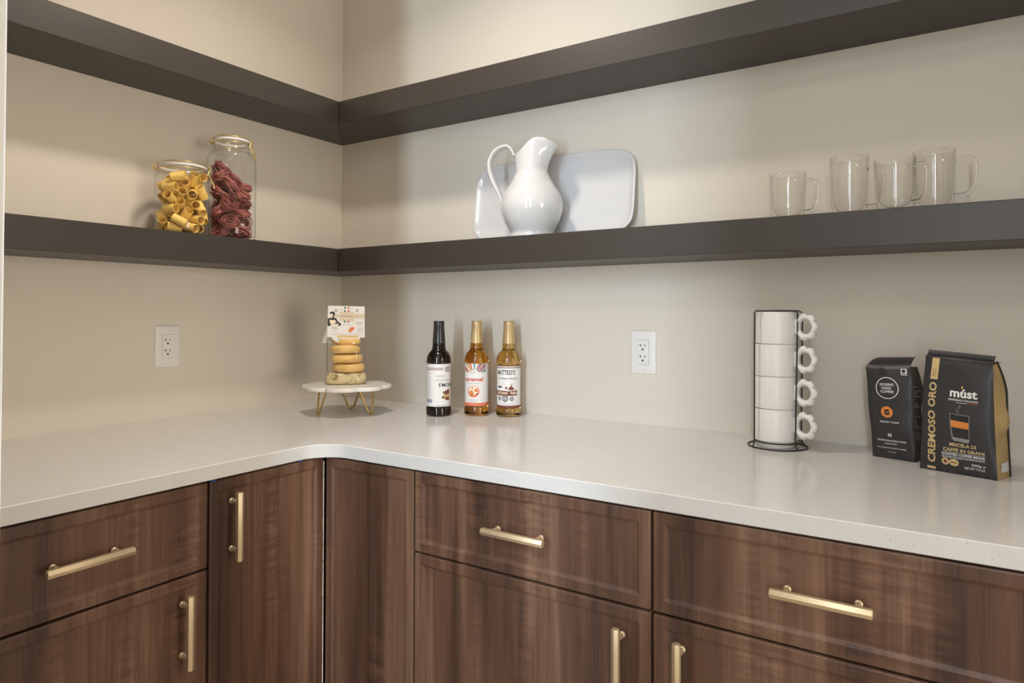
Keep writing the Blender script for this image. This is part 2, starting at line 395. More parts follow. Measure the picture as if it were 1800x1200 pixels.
# casing and jamb of the opening
tr = MB()
tr.box(0.822, 0.892, YF, YF+0.015, FLOOR, HEAD+0.07).box(JX0, JX0+0.014, YF-0.118, YF, FLOOR, HEAD).box(0.822, 0.892, YF-0.133, YF-0.118, FLOOR, HEAD+0.07)
struct('trim_1', tr, M['trim'])
tr = MB(); tr.box(JX1-0.014, JX1, YF-0.118, YF, FLOOR, HEAD).box(JX1-0.008, JX1+0.062, YF, YF+0.015, FLOOR, HEAD+0.07).box(JX1-0.008, JX1+0.062, YF-0.133, YF-0.118, FLOOR, HEAD+0.07)
struct('trim_2', tr, M['trim'])
tr = MB(); tr.box(JX0+0.014, JX1-0.014, YF-0.118, YF, HEAD-0.014, HEAD).box(0.892, JX1-0.008, YF, YF+0.015, HEAD-0.02, HEAD+0.07).box(0.892, JX1-0.008, YF-0.133, YF-0.118, HEAD-0.02, HEAD+0.07)
struct('trim_3', tr, M['trim'])
# hall behind the camera, with its narrow sidelight window
WX0, WX1, WZ0, WZ1 = 1.335, 1.465, -0.10, 1.34
UX0, UX1 = 2.04, 2.20
struct('wall_hall_back', MB().box(-0.4, WX0, HY-0.1, HY, FLOOR, CEIL).box(WX1, UX0, HY-0.1, HY, FLOOR, CEIL).box(UX1, 3.0, HY-0.1, HY, FLOOR, CEIL).box(WX0, WX1, HY-0.1, HY, FLOOR, WZ0).box(WX0, WX1, HY-0.1, HY, WZ1, CEIL)
       .box(UX0, UX1, HY-0.1, HY, FLOOR, WZ0).box(UX0, UX1, HY-0.1, HY, WZ1, CEIL), M['wall'])
struct('wall_hall_left', MB().box(-0.5, -0.4, HY-0.1, YF-0.118, FLOOR, CEIL), M['wall'])
struct('wall_hall_right', MB().box(3.0, 3.1, HY-0.1, YF-0.118, FLOOR, CEIL), M['wall'])
struct('wall_hall_front', MB().box(-0.4, -0.12, YF-0.118, YF, FLOOR, CEIL).box(XR+0.12, 3.1, YF-0.118, YF, FLOOR, CEIL), M['wall'])
dr = struct('daylight_blocker', MB().box(1.385, 1.80, -2.01, -1.975, FLOOR+0.008, 1.12), M['trim'], bevel=0.002)      # unseen slab added to cut the sidelight off towards the right
MB().box(1.43, 1.48, -1.975, -1.955, -0.05, 0.0).box(1.445, 1.455, -1.955, -1.93, -0.03, -0.02).box(1.445, 1.56, -1.94, -1.925, -0.033, -0.017).build('blocker_lever', M['brass'], dr)  # lever on the added blocking slab
for nm, (x0, x1, z0, z1) in (('window_1', (WX0, WX1, WZ0, WZ1)), ('fill_window', (UX0, UX1, WZ0, WZ1))):  # the second frame is added around the right-side fill lamp
    w = struct(nm, MB().box(x0, x0+0.02, HY-0.08, HY-0.03, z0, z1).box(x1-0.02, x1, HY-0.08, HY-0.03, z0, z1)
               .box(x0+0.02, x1-0.02, HY-0.08, HY-0.03, z0, z0+0.02).box(x0+0.02, x1-0.02, HY-0.08, HY-0.03, z1-0.02, z1), M['trim'])
    MB().box(x0+0.02, x1-0.02, HY-0.058, HY-0.052, z0+0.02, z1-0.02).build('window_pane', M['pane'], w)

# ------------------------------------------------------------------ shelves
SD = 0.2024
def shelf(z0, z1, label):
    t = thing('floating_shelf', label, 'shelf', (0, 0, z0))
    h = z1-z0
    MB().prism([(0.0,-0.0004),(0.0,YF),(SD,YF),(SD,-SD-0.0004)], 0, h).build('shelf_run', M['shelf'], t, bevel=0.0012, seg=1)
    MB().prism([(0.0004,0.0),(SD+0.0004,-SD),(XR,-SD),(XR,0.0)], 0, h).build('shelf_run', M['shelf'], t, bevel=0.0012, seg=1)
    return t
shelf(0.8989, 0.9711, 'upper dark brown L-shaped wall shelf, empty, near the top of the walls')
shelf(0.4270, 0.5001, 'lower dark brown L-shaped wall shelf carrying jars, pitcher and glass mugs')

# ------------------------------------------------------------------ countertop
CD, CT, FR = 0.635, 0.0296, 0.072
poly = [(0,0),(0,YF),(CD,YF)]
for k in range(29):
    a = PI*k/56; poly.append((CD+FR-FR*math.cos(a), -CD-FR+FR*math.sin(a)))
poly += [(XR,-CD),(XR,0)]
ct = MB().prism(poly, -CT, 0.0).build('countertop', M['quartz'], bevel=0.0014, seg=1)
tag(ct, 'white speckled quartz L-shaped countertop with rounded inner corner', 'countertop')

# ------------------------------------------------------------------ cabinets
def door_mesh(name, w, h, kind):
    """slab front with a recessed field; local x across, y out of the front, z up; origin lower left back"""
    t = 0.020
    def lp(i, d, r): return [(x, -d, z) for x, z in rrect(w-2*i, h-2*i, max(r-i, 0.0012), 4, w/2, h/2)]
    Ls = [lp(0, 0, 0.003), lp(0, t-0.003, 0.003), lp(0.0009, t-0.0009, 0.003), lp(0.003, t, 0.004)]
    r2 = 0.024
    Ls += [lp(0.0195, t, r2), lp(0.0215, t-0.0012, r2), lp(0.0255, t-0.0034, r2+0.003), lp(0.0270, t-0.0036, r2+0.003)]
    return MB().loops(Ls)
def handle_mesh(L, vertical):
    """hexagonal bar on two round posts; origin at the middle of the bar's wall side, y out"""
    mb = MB(); st = 0.030; r = 0.0072
    ax = (lambda a: (0, -st, a)) if vertical else (lambda a: (a, -st, 0))
    mb.tube([ax(-L/2), ax(-L/2+0.0012), ax(L/2-0.0012), ax(L/2)], [r*0.88, r, r, r*0.88], 6, up=(0,1,0))
    for s in (-1, 1):
        a = s*L*0.352; p = ax(a)
        mb.tube([(p[0], -0.0005, p[2]), (p[0], -0.005, p[2]), (p[0], -0.006, p[2]), (p[0], -st, p[2])], [0.0056, 0.0056, 0.0047, 0.0047], 14)
    return mb
def cabinet(label, loc, rotz, W, fronts, depth=0.60, carc=True):
    """local frame: x along the run, -y out of the front, z up from the floor; front plane of carcass at y = 0"""
    t = thing('base_cabinet', label, 'cabinet', loc, rotz)
    H = -CT-FLOOR
    MB().box(0.001, W-0.001, 0, depth, 0.10, H).build('cabinet_box', M['carcass'], t)
    MB().box(0.001, W-0.001, 0.06, 0.08, 0.0, 0.10).build('toe_kick', M['carcass'], t)
    for kind, x0, x1, z0, z1, hx, hz, vert in fronts:
        mb = door_mesh(kind, x1-x0, z1-z0, kind); mb.v = [(x+x0, y, z+z0) for x, y, z in mb.v]
        d = mb.build(kind, M['wood'], t)
        if hx is not None:
            hb = handle_mesh(0.134, vert); hb.v = [(x+hx, y-0.020, z+hz) for x, y, z in hb.v]
            hb.build('handle', M['brass'], d, smooth=35)
    return t
F0 = -FLOOR
DT, DB, DG = F0-0.0335, F0-0.1975, F0-0.2010      # drawer top, drawer bottom, door top
DO = 0.611                                       # carcass front plane (fronts stand 20 mm proud)
GY, GX1, GX2, GX3 = -0.9190, 0.9000, 1.4190, 1.938
# middle and right cabinets on the back run (front faces -y)
cabinet('walnut cabinet in the middle of the back run, drawer over a door hinged left', (GX1+0.0012, -DO, FLOOR), 0, GX2-GX1-0.0024,
        [('drawer', 0.0012, GX2-GX1-0.0036, DB, DT, (GX2-GX1)/2, F0-0.1148, False),
         ('door', 0.0012, GX2-GX1-0.0036, 0.10, DG, GX2-GX1-0.0530, F0-0.2955, True)])
cabinet('walnut cabinet at the right end below the coffee bags, door handle on its left', (GX2, -DO, FLOOR), 0, GX3-GX2,
        [('drawer', 0.0020, GX3-GX2-0.002, DB, DT, (GX3-GX2)/2, F0-0.1135, False),
         ('door', 0.0020, GX3-GX2-0.002, 0.10, DG, 0.0520, F0-0.2925, True)])
cabinet('walnut filler cabinet against the right wall, partly outside the view', (GX3, -DO, FLOOR), 0, XR-GX3-0.001,
        [('door', 0.002, XR-GX3-0.003, 0.10, DT, None, 0, True)])
# left cabinet on the left run (front faces +x): local x runs towards +y
cabinet('walnut cabinet under the left counter, horizontal drawer pull over a door', (DO, YF+0.003, FLOOR), PI/2, GY-YF-0.003,
        [('drawer', 0.002, GY-YF-0.005, DB, DT, -1.144-YF-0.003, F0-0.1125, False),
         ('door', 0.002, GY-YF-0.005, 0.10, DG, -0.973-YF-0.003, F0-0.295, True)])
# corner cabinet: two doors meeting in the inner corner
cc = thing('corner_cabinet', 'walnut corner cabinet with two full-height doors meeting in the corner', 'cabinet', (0, 0, FLOOR))
H = -CT-FLOOR
MB().prism([(0.012,-0.012),(0.012,GY+0.001),(DO,GY+0.001),(DO,-DO),(GX1-0.001,-DO),(GX1-0.001,-0.012)], 0.10, H).build('cabinet_box', M['carcass'], cc)
MB().prism([(0.02,-0.02),(0.02,GY+0.001),(DO-0.07,GY+0.001),(DO-0.07,-DO+0.07),(GX1-0.001,-DO+0.07),(GX1-0.001,-0.02)], 0.0, 0.0995).build('toe_kick', M['carcass'], cc)
CXF = DO+0.020
Wl = (-0.6335)-(GY+0.002)
mb = door_mesh('door', Wl, DT-0.10, 'door'); mb.v = [(DO-y, GY+0.002+x, z+0.10) for x, y, z in mb.v]
dl = mb.build('door', M['wood'], cc)
hb = handle_mesh(0.134, True); hb.v = [(DO+0.020-y, -0.872+x, z+F0-0.1262) for x, y, z in hb.v]; hb.build('handle', M['brass'], dl, smooth=35)
rnd = random.Random(5)
# worn white edge of the left door along the corner
mb = MB(); ez = 0.115
while ez < DT-0.012:
    h = rnd.uniform(0.006, 0.03); wd = rnd.uniform(0.0008, 0.0019)
    mb.box(CXF-0.0008, CXF+0.0004, -0.6335-wd, -0.6331, ez, min(ez+h, DT-0.01)); ez += h*rnd.uniform(1.0, 1.08)
mb.build('chipped_edge', M['chip'], dl)
Wr = (GX1-0.0015)-0.6345
mb = door_mesh('door', Wr, DT-0.10, 'door'); mb.v = [(0.6345+x, -DO+y, z+0.10) for x, y, z in mb.v]
mb.build('door', M['wood'], cc)
for yy, w2 in ((-0.9105, 0.012), (-0.700, 0.008)):
    MB().box(CXF-0.012, CXF+0.0006, yy-w2/2, yy+w2/2, DT-0.0005, DT+0.0035).build('tape_scrap', M['tape'], cc)

# ------------------------------------------------------------------ wall outlets
def outlet(label, loc, rotz, cond):
    """local frame: plate in the xz plane facing -y"""
    t = thing('wall_outlet', label, 'outlet', loc, rotz, None)
    w, h = 0.0705, 0.1155
    def lp(i, d, r): return [(x, -d, z) for x, z in rrect(w-2*i, h-2*i, r, 3)]
    def hole(d, w2=0.0338, h2=0.0672): return [(x, -d, z) for x, z in rrect(w2, h2, 0.0022, 3)]
    MB().loops([lp(0, 0.0003, 0.002), lp(0, 0.0022, 0.002), lp(0.0022, 0.0052, 0.002), lp(0.004, 0.0058, 0.002), hole(0.0058), hole(0.0015)], cap0=True, cap1=False).build('cover_plate', M['plastic'], t, smooth=30)
    def fc(d, i): return [(x, -d, z) for x, z in rrect(0.0328-2*i, 0.0662-2*i, 0.002, 3)]
    rc = MB().loops([fc(0.0010, 0), fc(0.0064, 0), fc(0.0072, 0.0008)]).build('receptacle', M['plastic'], t, smooth=30)
    for zc in (0.0148, -0.0148):
        y0, y1 = -0.00745, -0.0070
        MB().box(-0.0070, -0.0054, y0, y1, zc-0.0005, zc+0.0075).box(-0.0112, -0.0068, y0, y1, zc+0.0028, zc+0.0044).build('neutral_slot', M['slot'], rc)
        MB().box(0.0046, 0.0062, y0, y1, zc+0.0002, zc+0.0068).build('hot_slot', M['slot'], rc)
        mb = MB(); mb.lathe([(0.0027, 0), (0.0027, 0.00045)], 16); mb.v = [(x-0.0008, -0.0070-z, y+zc-0.0068) for x, y, z in mb.v]
        mb.build('ground_hole', M['slot'], rc)
    for zc in (0.0486, -0.0486):
        mb = MB(); mb.lathe([(0.0034, 0), (0.0034, 0.0006), (0.0026, 0.0011)], 16); mb.v = [(x, -0.0056-z, y+zc) for x, y, z in mb.v]
        mb.box(-0.0024, 0.0024, -0.00685, -0.0066, zc-0.0003, zc+0.0003)
        mb.build('screw', M['plastic'], t)
    return t
outlet('white duplex outlet on the left wall, below the pasta jars', (0.0, -0.6430, 0.2017), PI/2, 0)
outlet('white duplex outlet on the back wall, right of the syrup bottles', (1.1512, 0.0, 0.1922), 0, 0)

# ------------------------------------------------------------------ pasta jars
def jar(label, loc, H, R, latch_az, nk, sh, nh):
    t = thing('clip_top_jar', label, 'jar', loc, 0, 'glass clip-top jars on the lower shelf')
    zs = H-0.047+0.0                                                   # rim datum: gasket sits at zs + 0.0345
    rn = R*nk
    z1 = zs+0.030-nh                                                   # neck starts here, shoulder below it
    prof = [(0.006,0.0005),(R*0.86,0.0005),(R*0.96,0.004),(R,0.014),(R,0.03),(R,H*0.4)]
    for k in range(9):
        a = PI/2*k/8; prof.append((rn+(R-rn)*math.cos(a)**0.8, z1-sh+sh*math.sin(a)))
    prof += [(rn,zs+0.027),(rn*1.06,zs+0.030),(rn*1.06,zs+0.034)]
    MB().lathe(prof, 56, cap1=False).build('glass_body', M['glass'], t, smooth=60)
    MB().lathe([(rn*0.99,zs+0.0342),(rn*1.075,zs+0.0342),(rn*1.075,zs+0.0395),(rn*0.99,zs+0.0395)], 48, cap0=False, cap1=False, closed=True).build('gasket', M['gasket'], t, smooth=50)
    MB().lathe([(rn*1.06,zs+0.0397),(rn*1.08,zs+0.0415),(rn*1.07,zs+0.0445),(rn*0.9,zs+0.047),(rn*0.5,zs+0.0475),(0.004,zs+0.0475)], 48, cap0=False).build('lid', M['glass'], t, smooth=60)
    # wire bail: neck ring, lid ring, hinge on one side and lever on the other
    ring = lambda r, z, n=48: [(r*math.cos(2*PI*i/n), r*math.sin(2*PI*i/n), z) for i in range(n)]
    MB().tube(ring(rn*1.035, zs+0.0285), 0.0011, 6, closed=True).build('neck_wire', M['gold'], t, smooth=60)
    mb = MB(); mb.tube(ring(rn*1.10, zs+0.0425), 0.0011, 6, closed=True)
    def P(az, r, tz, z):
        c, s_ = math.cos(az), math.sin(az); return (c*r-s_*tz, s_*r+c*tz, z)
    hz = latch_az+PI
    for s_ in (-1, 1):
        mb.tube([P(hz, rn*1.08, 0.011*s_, zs+0.0425), P(hz, rn*1.20, 0.011*s_, zs+0.040), P(hz, rn*1.25, 0.011*s_, zs+0.033), P(hz, rn*1.15, 0.011*s_, zs+0.028), P(hz, rn*1.03, 0.009*s_, zs+0.0285)], 0.0013, 6)
    mb.tube([P(hz, rn*1.24, -0.012, zs+0.034), P(hz, rn*1.25, 0, zs+0.036), P(hz, rn*1.24, 0.012, zs+0.034)], 0.0016, 6)
    mb.build('lid_wire', M['gold'], t, smooth=60)
    mb = MB()
    for s_ in (-1, 1):
        mb.tube([P(latch_az, rn*1.09, 0.008*s_, zs+0.0425), P(latch_az, rn*1.17, 0.008*s_, zs+0.043), P(latch_az, rn*1.20, 0.008*s_, zs+0.036), P(latch_az, rn*1.13, 0.007*s_, zs+0.026), P(latch_az, rn*1.10, 0.007*s_, zs+0.019)], 0.0013, 6)
        mb.tube([P(latch_az, rn*1.10, 0.006*s_, zs+0.024), P(latch_az, rn*1.22, 0.006*s_, zs+0.014), P(latch_az, rn*1.36, 0.005*s_, zs-0.003), P(latch_az, rn*1.41, 0.003*s_, zs-0.012)], 0.0014, 6)
    mb.tube([P(latch_az, rn*1.41, -0.003, zs-0.012), P(latch_az, rn*1.42, 0, zs-0.0135), P(latch_az, rn*1.41, 0.003, zs-0.012)], 0.0014, 6)
    mb.build('latch_lever', M['gold'], t, smooth=60)
    return t
SZ = 0.5001
JR = 0.0655
JX, JY1, JY2 = 0.131, -0.6800, -0.5345
AZR = math.atan2(0.857, 0.515)                       # direction that reads as "right" in the photo, seen from the doorway
jar('shorter clip-top glass jar filled with yellow rigatoni, on the lower shelf', (JX, JY1, SZ), 0.190, JR, AZR-0.05, 0.845, 0.024, 0.008)
jar('taller clip-top glass jar filled with purple pasta nests, on the lower shelf', (JX, JY2, SZ), 0.290, JR, AZR-0.35, 0.700, 0.034, 0.026)

def seg_dist(p1, q1, P2, Q2):
    """distances between one segment and many (closest approach, sampled)"""
    T = np.linspace(0, 1, 7)
    A = p1[None]+(q1-p1)[None]*T[:, None]
    d = Q2-P2; L2 = (d*d).sum(1)
    best = np.full(len(P2), 9.0)
    for a in A:
        t = np.clip(((a-P2)*d).sum(1)/L2, 0, 1); c = P2+d*t[:, None]
        best = np.minimum(best, np.linalg.norm(c-a, axis=1))
    return best
rng = np.random.default_rng(11)
# rigatoni: one mesh, every tube an object of its own
TR, TL = 0.0116, 0.036
n = 18
def tube_loop(r, z, ridge=0.0): return [(r*math.cos(2*PI*i/n), r*math.sin(2*PI*i/n), z) for i in range(n)]
mb = MB(); mb.loops([tube_loop(TR, -TL/2), tube_loop(TR, 0), tube_loop(TR, TL/2), tube_loop(TR-0.0013, TL/2), tube_loop(TR-0.0013, 0), tube_loop(TR-0.0013, -TL/2)], closed=True)
rig_me = mb.mesh('rigatoni', M['pasta'], smooth=50)
P_, Q_ = [], []
top = 0.161
def try_place(z_lo, z_hi, tries):
    for _ in range(tries):
        d = rng.normal(size=3); d[2] *= 0.75; d /= np.linalg.norm(d)
        h = TL/2-TR*0.55
        r = (JR-0.004)*rng.uniform(0.0, 1.0)**0.38; a = rng.uniform(0, 2*PI); z = rng.uniform(z_lo, z_hi)
        c = np.array([r*math.cos(a), r*math.sin(a), z]); p, q = c-d*h, c+d*h
        ok = True
        for e, s_ in ((p, -1), (q, 1)):
            ee = e+d*s_*(TL/2-h)                                   # real end of the tube
            rad = TR*math.sqrt(max(0, 1-d[2]**2)); hr = math.hypot(ee[0], ee[1]); hd = math.hypot(d[0], d[1])
            out = hr+TR*math.sqrt(max(0, 1-(((d[0]*ee[0]+d[1]*ee[1])/max(hr, 1e-6))**2)))*0.93
            if out > JR-0.0016 or ee[2]-rad < 0.0035 or ee[2]+rad > top+0.010: ok = False; break
        if not ok: continue
        if P_:
            if seg_dist(p, q, np.array(P_), np.array(Q_)).min() < 2*TR*0.93: continue
        P_.append(p); Q_.append(q)
for k in range(28): try_place(0.010+k*0.0054, 0.020+k*0.0054, 600)
try_place(0.01, top, 5000)
for i, (p, q) in enumerate(zip(P_, Q_)):
    c = (p+q)/2; d = Vector(q-p)
    o = link(rig_me, 'rigatoni', None, (JX+c[0], JY1+c[1], SZ+c[2]))
    o.rotation_mode = 'QUATERNION'; o.rotation_quaternion = d.to_track_quat('Z', 'Y')
    tag(o, 'yellow rigatoni tube heaped inside the shorter glass jar', 'pasta', 'rigatoni in the shorter jar')
# nests of ribbon pasta
def nest_mesh(seed):
    r_ = random.Random(seed); mb = MB()
    for s_ in range(34):
        R0 = r_.uniform(0.010, 0.0275); zc = r_.uniform(-0.009, 0.009); ph = r_.uniform(0, 2*PI); arc = r_.uniform(1.2, 2.1)*PI
        ex = r_.uniform(0.75, 1.0); tl = r_.uniform(0, 2*PI); tilt = r_.uniform(-0.25, 0.25); m = 22; pts = []
        a1, a2, b1 = r_.uniform(0, 6), r_.uniform(0, 6), r_.uniform(0.0006, 0.003)
        for k in range(m+1):
            a = ph+arc*k/m; rr = R0+b1*math.sin(3*a+a1)+0.004*(k/m-0.5)
            x, y = rr*math.cos(a), rr*math.sin(a)*ex
            pts.append((x*math.cos(tl)-y*math.sin(tl), x*math.sin(tl)+y*math.cos(tl), zc+b1*math.sin(2*a+a2)+tilt*x))
        w_ = r_.choice((0.0008, 0.0012, 0.0018))
        mb.tube(pts, 1.0, sec=[(w_, 0.0005), (-w_, 0.0005), (-w_, -0.0005), (w_, -0.0005)], up=(0.2, 0.1, 1))
    return mb.mesh('pasta_nest', M['nest'], smooth=60)
nests = [nest_mesh(s_) for s_ in (3, 8, 15)]
rq = random.Random(21); k = 0
for lay in range(8):
    z = 0.021+lay*0.0262
    for j in range(3):
        if lay == 7 and j != 1: continue
        if lay == 6 and j == 0: continue
        a = 2*PI*j/3+lay*1.05+0.35; rr = 0.0320
        o = link(nests[k % 3], 'pasta_nest', None, (JX+rr*math.cos(a), JY2+rr*math.sin(a), SZ+z+rq.uniform(-0.003, 0.003)))
        o.rotation_euler = (rq.uniform(-0.9, 0.9), rq.uniform(-0.9, 0.9), rq.uniform(0, 6.28)); k += 1
        tag(o, 'purple-brown ribbon pasta nest inside the taller glass jar', 'pasta', 'pasta nests in the taller jar')

# ------------------------------------------------------------------ pitcher
def pitcher():
    PX, PY = 0.872, -0.1165
    t = thing('pitcher', 'glossy white porcelain pitcher with loop handle in front of the white platter', 'pitcher', (PX, PY, SZ), math.radians(13))
    n = 56
    prof = crom([(0.0595,0.0),(0.0605,0.004),(0.0605,0.0175),(0.0770,0.050),(0.0862,0.083),(0.0800,0.118),(0.0580,0.153),(0.0440,0.183)], 6)
    def rimz(a):
        a = abs(((a+PI) % (2*PI))-PI); A = [0,15,30,50,70,90,105,120,150,180]; Z = [.2490,.2570,.2665,.2700,.2660,.2550,.2440,.2340,.2300,.2290]
        return float(np.interp(math.degrees(a), A, Z))
    def rimr(a):
        a = abs(((a+PI) % (2*PI))-PI); A = [0,12,25,40,60,90,130,180]; R_ = [.0790,.0720,.0620,.0525,.0470,.0440,.0455,.0485]
        return float(np.interp(math.degrees(a), A, R_))
    ang = [2*PI*i/n for i in range(n)]
    rz = np.array([rimz(a) for a in ang]); rr = np.array([rimr(a) for a in ang])
    for _ in range(2):
        rz = (np.roll(rz,1)+2*rz+np.roll(rz,-1))/4; rr = (np.roll(rr,1)+2*rr+np.roll(rr,-1))/4
    Ls = [[(0.052*math.cos(a), 0.052*math.sin(a), 0.002) for a in ang]]
    Ls += [[(r*math.cos(a), r*math.sin(a), z) for a in ang] for r, z in prof]
    r0, z0 = prof[-1]
    up = []
    for k in range(1, 12):
        s_ = k/11; s2 = s_**1.7
        up.append([((r0*(1-s2)+rr[i]*s2)*math.cos(ang[i]), (r0*(1-s2)+rr[i]*s2)*math.sin(ang[i]), z0*(1-s_)+rz[i]*s_) for i in range(n)])
    Ls += up
    Ls.append([((rr[i]-0.002)*math.cos(ang[i]), (rr[i]-0.002)*math.sin(ang[i]), rz[i]+0.0012) for i in range(n)])
    for k in range(10, -1, -1):
        s_ = k/11; s2 = s_**1.7
        Ls.append([((r0*(1-s2)+rr[i]*s2-0.004)*math.cos(ang[i]), (r0*(1-s2)+rr[i]*s2-0.004)*math.sin(ang[i]), z0*(1-s_)+rz[i]*s_) for i in range(n)])
    for r, z in ((0.060,0.150),(0.080,0.10),(0.055,0.012)): Ls.append([(r*math.cos(a), r*math.sin(a), z) for a in ang])
    MB().loops(Ls).build('pitcher_body', M['porcelain'], t, smooth=75)
    px = [(470,238),(432,165),(385,135),(335,138),(280,160),(235,205),(205,270),(200,335),(215,410),(250,500),(290,575),(322,640),(338,700),(362,752)]
    pts = [((x-645)*0.0002787*1.0, 0.0, 0.083+(770-y)*0.0002787) for x, y in px]
    pts = crom(pts, 4)
    m = len(pts); wd = [0.0125*(0.95+0.25*math.sin(PI*i/(m-1))) for i in range(m)]
    sec = [(math.cos(2*PI*k/14), 0.42*math.sin(2*PI*k/14)) for k in range(14)]
    MB().tube(pts, wd, sec=sec, up=(0, 1, 0)).build('pitcher_handle', M['porcelain'], t, smooth=80)
pitcher()

# ------------------------------------------------------------------ platter leaning on the wall
def platter():
    W_, H_ = 0.525, 0.244
    def se(off, z, n=72, e=5.5):
        a, b = W_/2+off, H_/2+off; out = []
        for i in range(n):
            t = 2*PI*i/n; c, s_ = math.cos(t), math.sin(t)
            out.append((a*math.copysign(abs(c)**(2/e), c), b*math.copysign(abs(s_)**(2/e), s_)+H_/2, z))
        return out
    mb = MB().loops([se(-0.055,0.0), se(-0.030,0.001), se(-0.010,0.008), se(-0.002,0.0165), se(0.0,0.0185), se(-0.0012,0.0205), se(-0.0045,0.0205), se(-0.009,0.017), se(-0.018,0.011), se(-0.034,0.007), se(-0.055,0.0058)])
    o = mb.build('serving_platter', M['porcelain'], smooth=60)
    tag(o, 'long white rounded rectangular platter leaning on the wall behind the pitcher', 'platter')
    th = math.radians(7.0)
    o.rotation_euler = (PI/2-th, 0, 0)                 # local y up the wall, local z out of the wall (-y)
    o.location = (0.8768, -0.0265, SZ+0.0010)
platter()

# ------------------------------------------------------------------ double-wall glass mugs
def glass_mug(label, loc, H, R, az, hw, hz0, hz1):
    t = thing('glass_mug', label, 'mug', loc, az, 'clear glass mugs on the lower shelf')
    prof = [(0.004,0.0015),(R*0.70,0.0015),(R*0.80,0.004),(R*0.87,0.012),(R*0.93,H*0.35),(R*0.99,H*0.85),(R,H-0.001),(R-0.0012,H),(R-0.0030,H-0.0015),
            (R*0.90,H*0.80),(R*0.83,H*0.35),(R*0.76,0.026),(R*0.62,0.016),(R*0.40,0.0115),(0.004,0.0105)]
    MB().lathe(prof, 48).build('glass_bowl', M['mugglass'], t, smooth=60)
    r_ = lambda z: R*(0.93+0.06*(z-H*0.35)/(H*0.5))
    pts = crom([(r_(hz1)-0.002,0,hz1),(r_(hz1)+hw*0.45,0,hz1+0.004),(r_(hz1)+hw*0.92,0,hz1-0.004),(r_(hz1)+hw,0,(hz0+hz1)/2+0.006),(r_(hz0)+hw*0.93,0,hz0+0.014),(r_(hz0)+hw*0.55,0,hz0+0.001),(r_(hz0)-0.002,0,hz0)], 6)
    MB().tube(pts, 0.0036, 10).build('glass_handle', M['handleglass'], t, smooth=80)
    return t
glass_mug('short glass mug standing alone, leftmost of the four glass mugs', (1.5340, -0.104, SZ), 0.1065, 0.0385, math.radians(-6), 0.026, 0.020, 0.084)
glass_mug('tall glass mug second from left, its handle behind the short mug', (1.6570, -0.100, SZ), 0.1290, 0.0385, math.radians(20), 0.030, 0.024, 0.103)
glass_mug('short glass mug standing between the two tall glass mugs', (1.7440, -0.130, SZ), 0.1080, 0.0385, math.radians(-25), 0.024, 0.018, 0.088)
glass_mug('tall glass mug at the right end of the four glass mugs', (1.8105, -0.070, SZ), 0.1290, 0.0385, math.radians(-4), 0.034, 0.034, 0.106)

# ------------------------------------------------------------------ scalloped stand and packet of buns
SX, SY = 0.337, -0.287
ZT = 0.085
st = thing('cake_stand', 'small white scalloped stand on gold hairpin legs in the corner', 'stand', (SX, SY, 0))
NA = 96
def scal(s_, z): return [(s_*(0.1135+0.0165*abs(math.cos(4*(2*PI*i/NA)+0.5))**0.6)*math.cos(2*PI*i/NA), s_*(0.1135+0.0165*abs(math.cos(4*(2*PI*i/NA)+0.5))**0.6)*math.sin(2*PI*i/NA), z) for i in range(NA)]
MB().loops([scal(0.97, 0.0732), scal(0.995, 0.0742), scal(1.0, 0.0765), scal(1.0, 0.082), scal(0.985, 0.0848), scal(0.96, ZT)]).build('stand_top', M['marble'], st, smooth=40)
for lx, ly in ((0.3009,-0.3711),(0.4224,-0.2770),(0.2721,-0.2059)):
    dx, dy = lx-SX, ly-SY; d = math.hypot(dx, dy); dx, dy = dx/d, dy/d; tx, ty = -dy, dx
    f = lambda rr, tt, z: (dx*rr+tx*tt, dy*rr+ty*tt, z)
    pts = [f(0.072,-0.031,0.0735), f(0.085,-0.0105,0.013), f(0.087,-0.0075,0.0066), f(0.0875,-0.0040,0.0040), f(0.088,0,0.0032), f(0.0875,0.0040,0.0040), f(0.087,0.0075,0.0066), f(0.085,0.0105,0.013), f(0.072,0.031,0.0735)]
    MB().tube(pts, 0.0030, 10).build('leg', M['stand_gold'], st, smooth=80)

PA = math.radians(47-3)
PKX, PKY = 0.322, -0.277
pk = thing('bun_packet', 'clear packet of golden buns with a white printed header card, on the stand', 'packet', (PKX, PKY, ZT), PA)
rp = random.Random(4)
